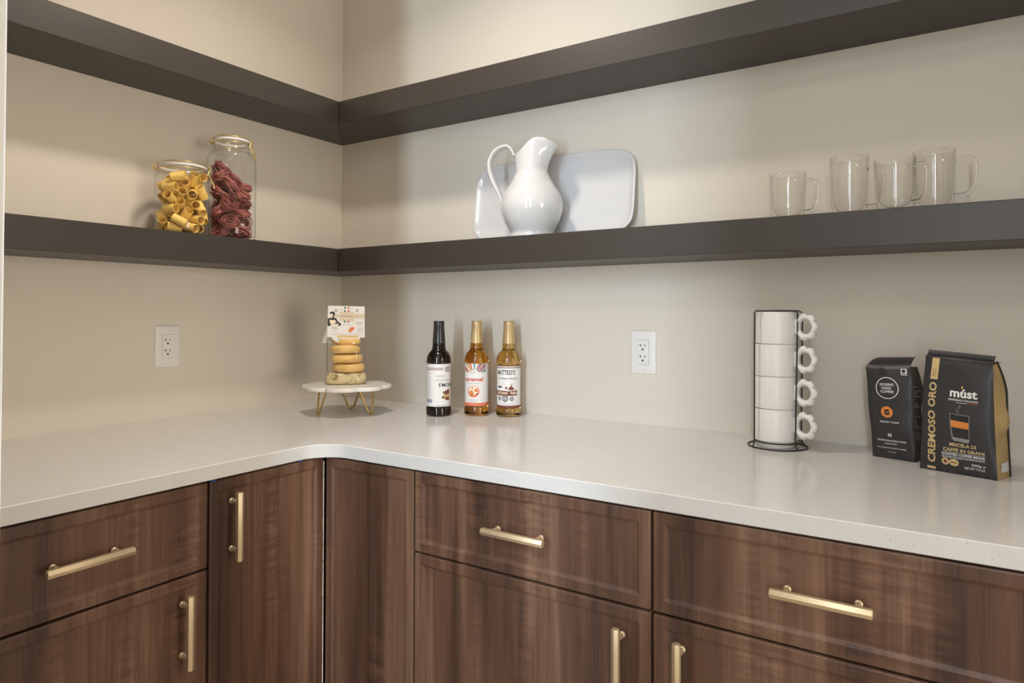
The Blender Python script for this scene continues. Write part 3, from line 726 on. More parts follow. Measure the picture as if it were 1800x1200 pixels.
# local frame: x right, y away from viewer, z up
def oval(w, d, z, n=40, e=3.2, cx=0.0, cy=0.0):
    return [(cx+w/2*math.copysign(abs(math.cos(2*PI*i/n))**(2/e), math.cos(2*PI*i/n)), cy+d/2*math.copysign(abs(math.sin(2*PI*i/n))**(2/e), math.sin(2*PI*i/n)), z) for i in range(n)]
base_m = newmat('pale_speckled_crumb')
def speck_mat():
    m, nt, b = newmat('pale_speckled_base'); L = nt.links.new
    tc = N(nt, 'ShaderNodeTexCoord'); n1 = N(nt, 'ShaderNodeTexNoise'); n1.inputs['Scale'].default_value = 260; n1.inputs['Detail'].default_value = 2
    n2 = N(nt, 'ShaderNodeTexNoise'); n2.inputs['Scale'].default_value = 45; n2.inputs['Detail'].default_value = 1
    L(tc.outputs['Object'], n1.inputs['Vector']); L(tc.outputs['Object'], n2.inputs['Vector'])
    a = N(nt, 'ShaderNodeMath', operation='MULTIPLY'); L(n1.outputs['Fac'], a.inputs[0]); L(n2.outputs['Fac'], a.inputs[1])
    r = N(nt, 'ShaderNodeValToRGB'); r.color_ramp.elements[0].position = 0.30; r.color_ramp.elements[1].position = 0.36
    r.color_ramp.elements[0].color = srgb(226, 210, 168); r.color_ramp.elements[1].color = srgb(150, 118, 72)
    L(a.outputs[0], r.inputs['Fac']); L(r.outputs['Color'], b.inputs['Base Color']); b.inputs['Roughness'].default_value = 0.35
    return m
bpy.data.materials.remove(base_m[0]); M['speck'] = speck_mat()
MB().loops([oval(0.104,0.066,0.0012), oval(0.117,0.076,0.004), oval(0.119,0.078,0.013), oval(0.115,0.076,0.026), oval(0.108,0.072,0.0325), oval(0.09,0.06,0.034)]).build('speckled_base', M['speck'], pk, smooth=60)
def film(u, v):
    pass
fl = []
for w_, d_, z in ((0.1205,0.080,0.003),(0.1215,0.081,0.014),(0.1165,0.079,0.030),(0.110,0.086,0.036),(0.112,0.094,0.050),(0.110,0.092,0.080),(0.109,0.092,0.105),(0.112,0.080,0.124),(0.110,0.040,0.138),(0.105,0.010,0.148),(0.103,0.006,0.160)):
    lp = oval(w_, d_, z, 48); k = 0.0012 if 0.034 < z < 0.13 else 0.0
    fl.append([(x+k*math.sin(9*i), y+k*math.cos(7*i), zz+0.6*k*math.sin(5*i)) for i, (x, y, zz) in enumerate(lp)])
MB().loops(fl, cap0=False, cap1=False).build('clear_film', M['film'], pk, smooth=80)
# card: slightly curved sheet, tab below
YC = -0.028
def card_y(z): return YC+0.020*max(0.0, (z-0.10))/0.13
def card(x, z, off=0.0): return (x*(1+0.02*(0.23-z)/0.1), card_y(z)-off+0.10*x*x, z)
TILT = -0.02
def cd(off): return lambda x, z: card(x, z+TILT*x, off)
mb = MB()
cb = 0.1385
mb.grid(lambda a, b: cd(0)(-0.053+0.106*a, cb+0.0925*b), 10, 6)
mb.grid(lambda a, b: cd(-0.0006)(-0.053+0.106*a, cb+0.0925*b), 10, 6)
tabp = [(0.040*math.cos(PI+PI*i/24), cb+0.018*math.sin(PI+PI*i/24)) for i in range(25)]
mb.add([cd(0)(x, z) for x, z in tabp], [tuple(range(25))])
cardo = mb.build('header_card', M['paper'], pk, recalc=False)
pr_ = lambda: Print(cd(0.0005))
X = lambda px: (px-492)/12/594            # from a crop at 12 px per photo pixel
Z = lambda py: cb+(735-py)/12/594
p = pr_(); p.rect(X(355),Z(388),X(650),Z(195),4,1); p.rect(X(640),Z(330),X(868),Z(240),3,1); p.rect(X(250),Z(318),X(360),Z(250)); p.done('beige_plaque', M['p_beige'], cardo)
p = Print(cd(0.0007)); 
for yy in (112, 182, 404): p.rect(X(448),Z(yy+20),X(478),Z(yy-20))
p.done('green_mark', M['p_green'], cardo)
p = Print(cd(0.0007))
for yy in (112, 182, 404): p.disc(X(535),Z(yy),0.0027)
p.done('red_mark', M['p_red'], cardo)
p = Print(cd(0.0007)); p.ring(X(280),Z(172),0.0027,0.0040,20); p.ring(X(716),Z(165),0.0027,0.0040,20)
p.lines(X(375),X(615),Z(298),0.0016,rp); p.done('dark_print', M['p_brown'], cardo)
p = Print(cd(0.0007))
# figure of a person kneading, as a plain dark silhouette
p.poly([(X(x),Z(y)) for x, y in ((140,245),(170,205),(215,195),(255,215),(262,260),(240,285),(240,330),(285,335),(320,400),(385,445),(385,480),(340,500),(300,470),(260,440),(225,470),(180,470),(150,510),(120,500),(115,350),(170,330),(215,330),(205,290),(170,240))])
p.done('figure_print', M['p_black'], cardo)
p = Print(cd(0.0009)); p.poly([(X(x),Z(y)) for x, y in ((180,240),(215,240),(220,280),(200,310),(180,290))]); p.poly([(X(x),Z(y)) for x, y in ((150,375),(260,375),(300,420),(250,440),(220,480),(170,455))]); p.poly([(X(x),Z(y)) for x, y in ((190,520),(330,440),(345,470),(260,520))])
p.done('figure_light_print', M['p_cream'], cardo)
p = Print(cd(0.0007)); p.disc(X(575),Z(592),0.0050); p.done('orange_fruit_print', M['p_orange'], cardo)
p = Print(cd(0.0006)); p.disc(X(615),Z(548),0.0058,0.0050); p.done('coral_fruit_print', M['p_coral'], cardo)
p = Print(cd(0.0007)); p.rect(X(340),Z(725),X(715),Z(697),4,1); p.disc(X(335),Z(725),0.0026); p.disc(X(720),Z(708),0.0026); p.done('yellow_ribbon_print', M['p_yellow'], cardo)
p = Print(cd(0.0007))
for x0, x1, yy in ((420,580,470),(690,830,420),(700,840,440),(740,800,470),(190,310,540),(200,330,560),(250,310,600),(720,830,545),(730,830,570),(720,830,600),(230,480,675),(515,830,668),(360,700,768),(380,680,795),(420,640,820),(355,450,145),(560,650,145)):
    p.lines(X(x0),X(x1),Z(yy),0.0009,rp)
p.done('small_print', M['p_grey'], cardo)
mb = MB(); mb.grid(lambda a, b: (-0.046-0.026*b*(1-0.25*a)+0.03*a, -0.004+0.018*b*(1-a), 0.206-0.085*b), 4, 8)
mb.build('white_flap', M['film_white'], pk, smooth=60)
# the buns inside
def bun_mesh(seed):
    r_ = random.Random(seed); n = 36; W_ = 0.0475
    ph = [r_.uniform(0, 6.28) for _ in range(4)]
    def lp(r, z): return [((r+0.0008*math.sin(3*a+ph[0])+0.0006*math.sin(5*a+ph[1]))*math.cos(a), (r*0.9+0.0008*math.sin(2*a+ph[2]))*math.sin(a), z+0.0006*math.sin(2*a+ph[3])) for a in [2*PI*i/n for i in range(n)]]
    pr = crom([(0.006,0.0),(0.034,0.0002),(0.0440,0.0030),(0.0475,0.0105),(0.0468,0.0180),(0.0425,0.0236),(0.030,0.0264),(0.004,0.0272)], 4)
    return MB().loops([lp(r, z) for r, z in pr]).mesh('bun', M['bun'], smooth=80)
bm_ = [bun_mesh(1), bun_mesh(2)]
names = ['golden bun lowest in the packet, just above the speckled base', 'golden bun second from bottom of the packet', 'golden bun third from bottom with a bright glint on the film', 'topmost golden bun in the packet, half hidden by the header card']
for i, z in enumerate((0.0355, 0.0628, 0.0902, 0.1170)):
    o = link(bm_[i % 2], 'bun'); dx = (0.006, 0.003, -0.002, 0.0)[i]
    o.location = (PKX+dx*math.cos(PA), PKY+dx*math.sin(PA), ZT+z); o.rotation_euler = (0, (0.02,-0.01,0.02,-0.02)[i], PA+i*0.9)
    if i == 3: o.scale = (0.95, 0.72, 0.72)
    tag(o, names[i], 'bun', 'buns in the clear packet')

# ------------------------------------------------------------------ syrup bottles
BH, BR = 0.2728, 0.0364
def bottle(label, loc, az, liquid, capm, top_gap):
    """az: direction the label's middle faces (world angle of the outward normal)"""
    t = thing('syrup_bottle', label, 'bottle', loc, az-(-PI/2), 'syrup bottles by the back wall')
    P = lambda h, r: (r*BR, h*BH)
    prof = [P(0.0012,0.10),P(0.0012,0.84),P(0.006,0.93),P(0.018,1.0),P(0.082,1.0),P(0.092,0.985),P(0.100,0.935),P(0.104,0.925),P(0.549,0.925),P(0.556,0.955),P(0.563,1.0),P(0.572,1.0),P(0.582,0.965)]
    prof += [p for p in crom([P(0.590,0.965),P(0.615,0.945),P(0.645,0.865),P(0.670,0.735),P(0.688,0.60),P(0.697,0.553)], 3)]
    prof += [P(0.703,0.545),P(0.760,0.50),P(0.768,0.468),P(0.93,0.39),P(0.97,0.38)]
    MB().lathe(prof, 48).build('bottle_glass', liquid, t, smooth=35)
    MB().lathe([P(0.764,0.503),P(0.764,0.510),P(0.80,0.497),P(0.945,0.418),P(0.952,0.432),P(0.996,0.425),P(1.0,0.405),P(1.0,0.05)], 36, cap0=False).build('cap_sleeve', capm, t, smooth=35)
    return t
LR = 0.925*BR+0.00035
def lab(off): return lambda a, z: ((LR+off)*math.sin(a/LR), -(LR+off)*math.cos(a/LR), z)
def label_base(t, z0, z1, half=2.45):
    mb = MB(); mb.grid(lambda u, v: lab(0)((2*u-1)*half*LR, z0+(z1-z0)*v), 48, 1)
    return mb.build('paper_label', M['paper'], t, smooth=180, recalc=False)
# view azimuths: bottle -> camera
def face(loc): return math.atan2(cam.location.y-loc[1], cam.location.x-loc[0])
zz = lambda py: (1100-py)/965*BH                   # from a crop at 5.714 px per photo pixel
# 1: near-black syrup
L1 = (0.5880, -0.1680, 0)
b1 = bottle('near-black syrup bottle with black neck, leftmost of the three bottles', L1, face(L1), M['cola'], M['cap_black'], 0)
l1 = label_base(b1, zz(1000), zz(570))
K = LR/117.0                                        # metres of arc per crop pixel at the label's middle
ax = lambda px: LR*math.asin(max(-1, min(1, (px-236)/117)))
r1 = random.Random(3)
p = Print(lab(0.0003), (0.0022, 0)); p.rect(ax(121),zz(615),ax(277),zz(609),12,1); p.rect(ax(121),zz(631),ax(277),zz(625),12,1); p.disc(ax(296),zz(634),0.0016)
p.done('stripe_print', M['p_dkred'], l1)
p = Print(lab(0.0003), (0.0022, 0)); p.text('cafe', ax(290), zz(622), 0.020, 0.0075, 0.02); p.text('plus', ax(305), zz(655), 0.018, 0.0085, 0.02)
p.text("S'MORES", ax(232), zz(800), 0.056, 0.0105, 0.02); p.done('lettering', M['p_black'], l1)
p = Print(lab(0.0003), (0.0022, 0))
for yy in range(655, 905, 13): p.lines(ax(124), ax(124)+0.012*r1.uniform(1.2, 1.75), zz(yy), 0.0008, r1)
for yy, w_ in ((688,0.028),(700,0.030),(728,0.045),(742,0.045)): p.lines(ax(205), ax(205)+w_, zz(yy), 0.0011, r1)
p.lines(ax(205), ax(205)+0.05, zz(990), 0.0011, r1)
p.done('small_print', M['p_grey'], l1)
p = Print(lab(0.0003), (0.0022, 0)); x = ax(124)
while x < ax(172): 
    w_ = r1.uniform(0.0004, 0.0012); p.rect(x, zz(962), x+w_, zz(925)); x += w_+r1.uniform(0.0003, 0.0008)
p.done('barcode', M['p_blue'], l1)
p = Print(lab(0.0003), (0.0022, 0)); p.poly([(ax(268),zz(855)),(ax(335),zz(822)),(ax(338),zz(870)),(ax(300),zz(880))]); p.poly([(ax(262),zz(905)),(ax(280),zz(890)),(ax(292),zz(915)),(ax(270),zz(920))]); p.rect(ax(300),zz(935),ax(338),zz(905),2,1)
p.done('treat_dark_print', M['p_brown'], l1)
p = Print(lab(0.00025), (0.0022, 0)); p.poly([(ax(280),zz(880)),(ax(340),zz(840)),(ax(340),zz(945)),(ax(290),zz(925))]); p.done('treat_light_print', M['p_tan'], l1)
# 2: amber syrup
L2 = (0.6720, -0.0970, 0)
b2 = bottle('amber syrup bottle with coloured rays on its label, middle of the three bottles', L2, face(L2), M['amber'], M['cap_gold'], 0)
l2 = label_base(b2, zz(997), zz(566))
ax2 = lambda px: LR*math.asin(max(-1, min(1, (px-615)/117)))
cx2, cz2 = ax2(592), zz(690)
zt, zl = zz(568), zz(656)
def ray_poly(a0, a1):
    """wedge between two directions from the fan's centre, clipped to the band zl..zt, outside the white half disc"""
    pts = []
    def at(a):
        c, s_ = math.cos(a), math.sin(a); R0 = 0.0165
        t1 = (zt-cz2)/s_ if s_ > 0.05 else 9
        t0 = max(R0, (zl-cz2)/s_ if s_ > 0.05 else 9)
        lim = 0.036/abs(c) if abs(c) > 1e-3 else 9
        return (cx2+c*t0, cz2+s_*t0), (cx2+c*min(t1, lim), cz2+s_*min(t1, lim)), t0 < min(t1, lim)
    A, B, ok1 = at(a0); C, D, ok2 = at(a1)
    return [A, B, D, C] if ok1 and ok2 else None
cols = ['p_teal','p_tan','p_purple','p_tan','p_purple','p_tan','p_white','p_teal','p_white','p_coral','p_tan','p_tan','p_white','p_red','p_tan']
acc = {}
edges = [math.radians(18+144*i/15) for i in range(16)]
for i, c in enumerate(cols):
    q = ray_poly(edges[i]+0.01, edges[i+1]-0.01)
    if q: acc.setdefault(c, Print(lab(0.0003), (0.0022, 0))).poly(q)
for c, p in acc.items(): p.done('ray_print', M[c], l2)
p = Print(lab(0.0003), (0.0022, 0)); p.text('caramel', ax2(505), zz(748), ax2(678)-ax2(505), 0.0118, 0.025); p.done('lettering', M['p_red'], l2)
p = Print(lab(0.0003), (0.0022, 0)); p.rect(ax2(498),zz(995),ax2(732),zz(967),20,1); p.disc(ax2(583),zz(850),0.0172); p.done('coral_print', M['p_coral'], l2)
p = Print(lab(0.0005), (0.0022, 0)); p.disc(ax2(583),zz(842),0.0140,0.0135); p.done('sweet_light_print', M['p_cream'], l2)
p = Print(lab(0.0007), (0.0022, 0)); p.disc(ax2(565),zz(862),0.0062); p.poly([(ax2(590),zz(830)),(ax2(620),zz(820)),(ax2(632),zz(850)),(ax2(600),zz(860))]); p.done('sweet_orange_print', M['p_orange'], l2)
p = Print(lab(0.0007), (0.0022, 0)); p.poly([(ax2(560),zz(884)),(ax2(585),zz(870)),(ax2(590),zz(880)),(ax2(570),zz(890))]); p.poly([(ax2(560),zz(812)),(ax2(580),zz(808)),(ax2(580),zz(822))]); p.poly([(ax2(600),zz(885)),(ax2(625),zz(862)),(ax2(628),zz(872)),(ax2(608),zz(890))]); p.done('sweet_dark_print', M['p_dkred'], l2)
p = Print(lab(0.0003), (0.0022, 0)); p.lines(ax2(525),ax2(655),zz(772),0.0011,r1); p.lines(ax2(535),ax2(630),zz(940),0.0014,r1); p.lines(ax2(540),ax2(615),zz(958),0.0012,r1); p.ring(ax2(578),zz(655),0.0045,0.0052,24); p.lines(ax2(560),ax2(600),zz(660),0.0010,r1)
p.done('small_print', M['p_grey'], l2)
# 3: straw-coloured syrup
L3 = (0.7630, -0.0640, 0)
b3 = bottle('straw-coloured syrup bottle with gold neck, rightmost of the three bottles', L3, face(L3), M['straw'], M['cap_gold'], 0)
l3 = label_base(b3, zz(1008), zz(582))
ax3 = lambda px: LR*math.asin(max(-1, min(1, (px-937)/120)))
p = Print(lab(0.0003), (0.0022, 0)); p.rect(-2.4*LR,zz(608),2.4*LR,zz(600),40,1); p.rect(-2.4*LR,zz(590),2.4*LR,zz(582),40,1); p.rect(-2.4*LR,zz(1008),2.4*LR,zz(984),40,1)
p.poly([(ax3(812),zz(832)),(ax3(860),zz(836)),(ax3(915),zz(838)),(ax3(965),zz(837)),(ax3(1022),zz(830)),(ax3(1012),zz(858)),(ax3(1022),zz(882)),(ax3(965),zz(886)),(ax3(915),zz(887)),(ax3(860),zz(885)),(ax3(812),zz(882))])
p.poly([(ax3(930),zz(825)),(ax3(945),zz(795)),(ax3(960),zz(788)),(ax3(965),zz(765)),(ax3(972),zz(762)),(ax3(968),zz(790)),(ax3(995),zz(818)),(ax3(985),zz(826)),(ax3(960),zz(830))]); p.poly([(ax3(900),zz(800)),(ax3(922),zz(795)),(ax3(925),zz(820)),(ax3(900),zz(815))])
p.done('brown_print', M['p_brown'], l3)
p = Print(lab(0.0003), (0.0022, 0)); p.text("MATTEO'S", ax3(829), zz(676), ax3(998)-ax3(829), 0.0140, 0.02); p.text('COFFEE SYRUPS', ax3(829), zz(721), ax3(1018)-ax3(829), 0.0045, 0.01); p.poly([(ax3(826),zz(797)),(ax3(845),zz(788)),(ax3(876),zz(798)),(ax3(850),zz(810))])
p.done('lettering', M['p_black'], l3)
p = Print(lab(0.0005), (0.0022, 0)); p.text('Salt Caramel', ax3(830), zz(870), 0.033, 0.0080, 0.03); p.text('Vanilla', ax3(950), zz(870), 0.017, 0.0080, 0.03); p.done('banner_lettering', M['p_cream'], l3)
p = Print(lab(0.0003), (0.0022, 0)); p.disc(ax3(844),zz(914),0.0064); p.disc(ax3(900),zz(914),0.0098); p.disc(ax3(967),zz(916),0.0066); p.lines(ax3(845),ax3(985),zz(972),0.0012,r1); p.done('badge_print', M['p_grey'], l3)
p = Print(lab(0.0005), (0.0022, 0)); p.text('0', ax3(840), zz(925), 0.0022, 0.006); p.text('ZERO', ax3(880), zz(920), 0.0125, 0.0040, 0.02); p.text('A', ax3(960), zz(925), 0.0042, 0.006); p.done('badge_lettering', M['p_white'], l3)

# ------------------------------------------------------------------ mug rack with stacked mugs
RX, RY = 1.5110, -0.1120
va = math.atan2(cam.location.y-RY, cam.location.x-RX)        # towards the viewer
RT = va+PI/2                                                 # local +x reads as right in the photo
rk = thing('mug_rack', 'black wire mug rack holding four stacked white mugs, on the counter', 'rack', (RX, RY, 0), RT)
# local frame: x right, -y towards the viewer
mb = MB(); rw = 0.0017
def ringp(r, z, n=48, k=1.0): return [(r*math.cos(2*PI*i/n), k*r*math.sin(2*PI*i/n), z) for i in range(n)]
mb.tube(ringp(0.0620, rw), rw, 8, closed=True)
mb.build('base_ring', M['wire'], rk, smooth=80)
MB().tube(ringp(0.0475, 0.0122), 0.0015, 8, closed=True).build('seat_ring', M['wire'], rk, smooth=80)
HT = 0.3010
def arch(y, xl, xr, lean):
    pts = [(xl-0.004, y*1.20, rw), (xl-0.001, y*1.03, 0.008), (xl, y, 0.020), (xl+lean*0.3, y, HT-0.004), (xl+0.004, y, HT), (xr-0.004, y, HT), (xr+lean, y, HT-0.004), (xr, y, 0.020), (xr+0.001, y*1.03, 0.008), (xr+0.005, y*1.20, rw)]
    return MB().tube(pts, rw, 8)
arch(-0.0350, -0.0475, 0.0360, 0.006).build('wire_arch', M['wire'], rk, smooth=60)
arch(0.0350, -0.0420, 0.0500, 0.004).build('wire_arch', M['wire'], rk, smooth=60)
def stack_mug():
    t = thing('stacking_mug', 'x', 'mug', (0, 0, 0), 0, 'white mugs in the wire rack')
    R = 0.0455; h = 0.0706
    MB().lathe([(0.004,-0.0130),(0.031,-0.0130),(0.0330,-0.0143),(0.0365,-0.0143),(0.0385,-0.0125),(0.0392,-0.002),(R-0.0015,0.0),(R,0.0015),(R,h-0.0012),(R-0.0008,h),(R-0.0030,h-0.0006),(R-0.0042,0.060),(R-0.0045,0.004),(0.036,-0.004),(0.004,-0.006)], 48).build('mug_body', M['stoneware'], t, smooth=40)
    # flower-shaped handle: a lobed ring with a big round hole
    n = 96; Ls = []
    cx, cz = R+0.0235, 0.0385; sec = 14
    for k in range(sec):
        b_ = 2*PI*k/sec; l = []
        for i in range(n):
            a = 2*PI*i/n; ro = 0.0252+0.0056*abs(math.cos(3.5*a)) ** 0.8; ri = 0.0150
            rm, rw_ = (ro+ri)/2, (ro-ri)/2
            r_ = rm+rw_*math.cos(b_); l.append((cx+r_*0.93*math.cos(a), 0.0078*math.sin(b_), cz+r_*math.sin(a)))
        Ls.append(l)
    MB().loops(Ls, closed=True).build('flower_handle', M['stoneware'], t, smooth=70)
    return t
m0 = stack_mug(); MUGZ = tuple(0.0145+0.0712*i for i in range(4))
ml = ['white flower-handled mug at the bottom of the rack stack', 'white flower-handled mug second from the bottom of the rack stack', 'white flower-handled mug third from the bottom of the rack stack', 'white flower-handled mug at the top of the rack stack']
for i in range(4):
    o = m0 if i == 0 else copy_tree(m0)
    o['label'] = ml[i]; dx = (-0.0035, -0.002, -0.0015, 0.001)[i]
    o.location = (RX+dx*math.cos(RT), RY+dx*math.sin(RT), MUGZ[i]); o.rotation_euler = (0, 0, RT+math.radians((-32, -33, -32, -34)[i]))

# ------------------------------------------------------------------ coffee bags
def bag(name, label, BL, BRr, D, Htop, front, top_mat, side_mat_r, side_mat_l, xl, xr, bulge, topback, gus, seed, tx=0.0, ktop=0.75):
    """front-face frame: x along the base from BL to BR, n out of the front, z up.  xl(v), xr(v): side edges in metres."""
    BLv, BRv = Vector(BL), Vector(BRr); e = (BRv-BLv); W_ = e.length; ang = math.atan2(e.y, e.x)
    t = thing(name, label, 'coffee bag', (BL[0], BL[1], 0), ang)
    rr = random.Random(seed); ph = [rr.uniform(0, 6.28) for _ in range(8)]
    def F(u, v):
        x0, x1 = xl(v), xr(v)
        su, sv = max(0.0, math.sin(PI*u)), max(0.0, math.sin(PI*min(1, max(0, v))))
        b = bulge*max(0.0, 4*u*(1-u))**0.55*sv**0.6
        b += 0.0009*math.sin(7*u+5*v+ph[0])*su + 0.0011*math.sin(14*v+4*u+ph[1])*su*sv**0.5 + 0.0007*math.sin(23*v-9*u+ph[2])*su*sv**0.5
        return (x0+(x1-x0)*u, -b+topback(v)*0.0, Htop(u)*v)
    def B(u, v):
        x, y, z = F(u, v); dd = D*(1-ktop*min(1, max(0, (v-0.72)/0.28))**1.5)
        return (x, dd+0.25*bulge*math.sin(PI*u)*math.sin(PI*v), z)
    def SR(w_, v):
        a, b = Vector(F(1, v)), Vector(B(1, v)); p_ = a.lerp(b, w_)
        g = gus(v)*(1-abs(2*w_-1)); p_.x += g+0.0010*math.sin(19*v+6*w_+ph[3])*math.sin(PI*w_); return tuple(p_)
    def SL(w_, v):
        a, b = Vector(F(0, v)), Vector(B(0, v)); p_ = a.lerp(b, w_); p_.x -= gus(v)*(1-abs(2*w_-1)); return tuple(p_)
    mb = MB().grid(F, 24, 30); mb.grid(lambda u, v: B(1-u, v), 8, 12)
    mb.grid(lambda u, v: tuple(Vector(F(u, 1)).lerp(Vector(B(u, 1)), v)+Vector((tx*(1-u)*v, 0, topback(v)))), 24, 5)
    mb.grid(lambda u, v: tuple(Vector(F(u, 0)).lerp(Vector(B(u, 0)), v)), 8, 2)
    mb.build('bag_body', top_mat, t, smooth=50, weld=0.0002)
    sr = MB().grid(SR, 8, 26).build('side_gusset', side_mat_r, t, smooth=70)
    MB().grid(SL, 8, 26).build('side_gusset', side_mat_l, t, smooth=70)
    return t, F, SR, sr, W_
def on_face(F, off):
    """print coordinates: u across, v up the face (0..1)"""
    def fn(u, v):
        a = Vector(F(u, v)); du = Vector(F(u+0.01, v))-Vector(F(u-0.01, v)); dv = Vector(F(u, v+0.01))-Vector(F(u, v-0.01))
        nrm = du.cross(dv).normalized(); return tuple(a+nrm*off)
    return fn
# bag 1 (behind, left)
k1, F1, S1, sr1, W1 = bag('coffee_bag', 'smaller matte black coffee bag with a white ring logo, left of the gold-sided bag', (1.6990,-0.1129,0), (1.7790,-0.1400,0), 0.052,
    lambda u: 0.1835+0.004*u, None, M['bag_black'], M['bag_side'], M['bag_side'],
    lambda v: -0.0145*v**1.3+0.002*math.sin(9*v)*v, lambda v: 0.0800-0.0068*v+0.004*math.sin(PI*v), 0.009, lambda w_: 0.020*(1-(1-w_)**2), lambda v: -0.010*math.sin(PI*v), 2, 0.016, 0.35)
fx = lambda px, py: (px-(90+65*min(1,max(0,(py-140)/800))))/(500+0.02*(py-140)-(90+65*min(1,max(0,(py-140)/800))))
U1 = lambda px, py: fx(px, py)
V1 = lambda px, py: 1-(py-215-0.0*px)/((930+0.178*(px-155))-215)
fn1 = on_face(F1, 0.0006)
q1 = Print(fn1, (0.06, 0.05))
# ring and lettering; u is scaled by the face width, v by its height
aspect = W1/0.185
def ringuv(P, u, v, r0, r1, n=56): P.ring(u, v, r0/0.185, r1/0.185, n, 1.0, 0.185/W1)
ringuv(q1, 0.475, 0.775, 0.0203, 0.0218)
q1.text('KICKING', 0.315, 0.800, 0.315, 0.028, 0.02); q1.text('HORSE', 0.350, 0.7605, 0.225, 0.028, 0.02); q1.text('COFFEE', 0.325, 0.722, 0.295, 0.028, 0.02)
q1.text('GRIZZLY CLAW', 0.270, 0.398, 0.435, 0.018, 0.02)
q1.text('ORGANIC WHOLE BEAN COFFEE', 0.165, 0.195, 0.660, 0.016, 0.02); q1.text('DARK ROAST', 0.345, 0.163, 0.27, 0.013, 0.02)
q1.text('RICH / DARK CHOCOLATE / CARAMEL', 0.150, 0.116, 0.68, 0.012, 0.01); q1.text('1 lb (454 g)', 0.40, 0.072, 0.18, 0.012, 0.01)
q1.rect(0.425, 0.250, 0.505, 0.278)
q1.rect(0.795, 0.935, 0.925, 0.985); q1.rect(0.790, 0.918, 0.925, 0.926)
q1.done('lettering', M['p_white'], k1)
q = Print(on_face(F1, 0.0009), (0.06, 0.05)); q.disc(0.855, 0.960, 0.045, 0.019, 16); q.rect(0.445, 0.257, 0.485, 0.270); q.done('emblem_dark_print', M['valve'], k1)
q = Print(on_face(F1, 0.0006), (0.06, 0.05)); q.disc(0.452, 0.515, 0.0112/W1, 0.0112/0.185, 32); q.done('orange_disc', M['p_orange'], k1)
q = Print(on_face(F1, 0.0009), (0.06, 0.05)); q.poly([(0.452+a/W1, 0.515+b/0.185) for a, b in ((-0.0052,0.0055),(-0.003,0.0045),(0.001,0.0050),(0.003,0.0062),(0.0042,0.0045),(0.0040,-0.001),(0.0055,-0.0035),(0.003,-0.0062),(-0.001,-0.0052),(-0.0035,-0.0058),(-0.0048,-0.0020),(-0.0040,0.002))]); q.done('claw_emblem', M['valve'], k1)
q = Print(on_face(F1, 0.0011), (0.06, 0.05)); q.disc(0.455, 0.512, 0.0017/W1, 0.0017/0.185, 12); q.done('claw_dot', M['p_orange'], k1)
rb = random.Random(9)
q = Print(on_face(S1, 0.0006), (0.06, 0.05))
for v_ in (0.78,0.735,0.715,0.695,0.675,0.60,0.58,0.56,0.46,0.42,0.40,0.38,0.36,0.34,0.29,0.27,0.25,0.23): q.lines(0.10, 0.10+rb.uniform(0.45, 0.75), v_, 0.010, rb)
q.done('side_print', M['p_grey'], sr1)
q = Print(on_face(F1, 0.0008), (0.06, 0.05)); q.disc(0.38, 0.955, 0.0075/W1, 0.0075/0.185, 24); q.done('valve', M['valve'], k1)
# bag 2 (front, right)
H2 = lambda u: 0.2165-0.0075*u
k2, F2, S2, sr2, W2 = bag('coffee_bag', 'larger black coffee bag with gold lettering and gold sides at the right end', (1.7853,-0.1865,0), (1.9040,-0.2310,0), 0.058,
    H2, None, M['bag_black'], M['bag_gold'], M['bag_gold'],
    lambda v: 0.010*v+0.002*math.sin(8*v)*v, lambda v: 0.1268-0.005*v-0.001*math.sin(PI*v), 0.011, lambda w_: 0.010*w_-0.004*math.sin(PI*w_), lambda v: 0.0135*max(0, math.sin(PI*(v-0.18)/0.64))-0.013*math.exp(-((v-0.33)/0.07)**2)-0.006*v**3, 6)
fn2 = on_face(F2, 0.0006)
q = Print(fn2, (0.06, 0.05)); q.text('CREMOSO ORO', 0.115, 0.075, 0.115, 0.700, 0.03, rot=True); q.rect(0.118, 0.800, 0.232, 0.985, 2, 4); q.rect(0.110, 0.018, 0.225, 0.040)
q.disc(0.365, 0.105, 0.0063/W2, 0.0066/0.213, 28); q.disc(0.478, 0.103, 0.0080/W2, 0.0066/0.213, 28)
q.text('MISCELA DI', 0.420, 0.243, 0.350, 0.030, 0.025); q.text('CAFFÈ IN GRANI', 0.335, 0.198, 0.535, 0.034, 0.025)
q.done('gold_lettering', M['p_gold'], k2)
q = Print(on_face(F2, 0.0009), (0.06, 0.05)); q.lines(0.150, 0.165, 0.83, 0.010, rb); q.text('ROBUSTO', 0.150, 0.835, 0.016, 0.055, rot=True); q.text('INTENSITY', 0.180, 0.830, 0.016, 0.065, rot=True)
q.disc(0.365, 0.105, 0.0026/W2, 0.0036/0.213, 16); q.lines(0.437, 0.520, 0.098, 0.010, rb); q.done('dark_lettering', M['p_brown'], k2)
q = Print(fn2, (0.06, 0.05))
q.text('múst', 0.430, 0.668, 0.375, 0.074, 0.03); q.text('ESPRESSO ITALIANO', 0.415, 0.638, 0.400, 0.015, 0.02); q.rect(0.520, 0.622, 0.665, 0.6255)
q.text('ROASTED COFFEE BEANS', 0.320, 0.163, 0.550, 0.0185, 0.025); q.text('SELECTED, ROASTED, PACKED IN ITALY', 0.320, 0.138, 0.550, 0.0095, 0.02)
q.rect(0.330, 0.187, 0.875, 0.1895); q.rect(0.318, 0.1525, 0.870, 0.1550)
q.text('500g e', 0.700, 0.087, 0.170, 0.026, 0.01); q.text('NET WT 17.6 OZ', 0.610, 0.060, 0.255, 0.020, 0.01)
q.done('white_lettering', M['p_white'], k2)
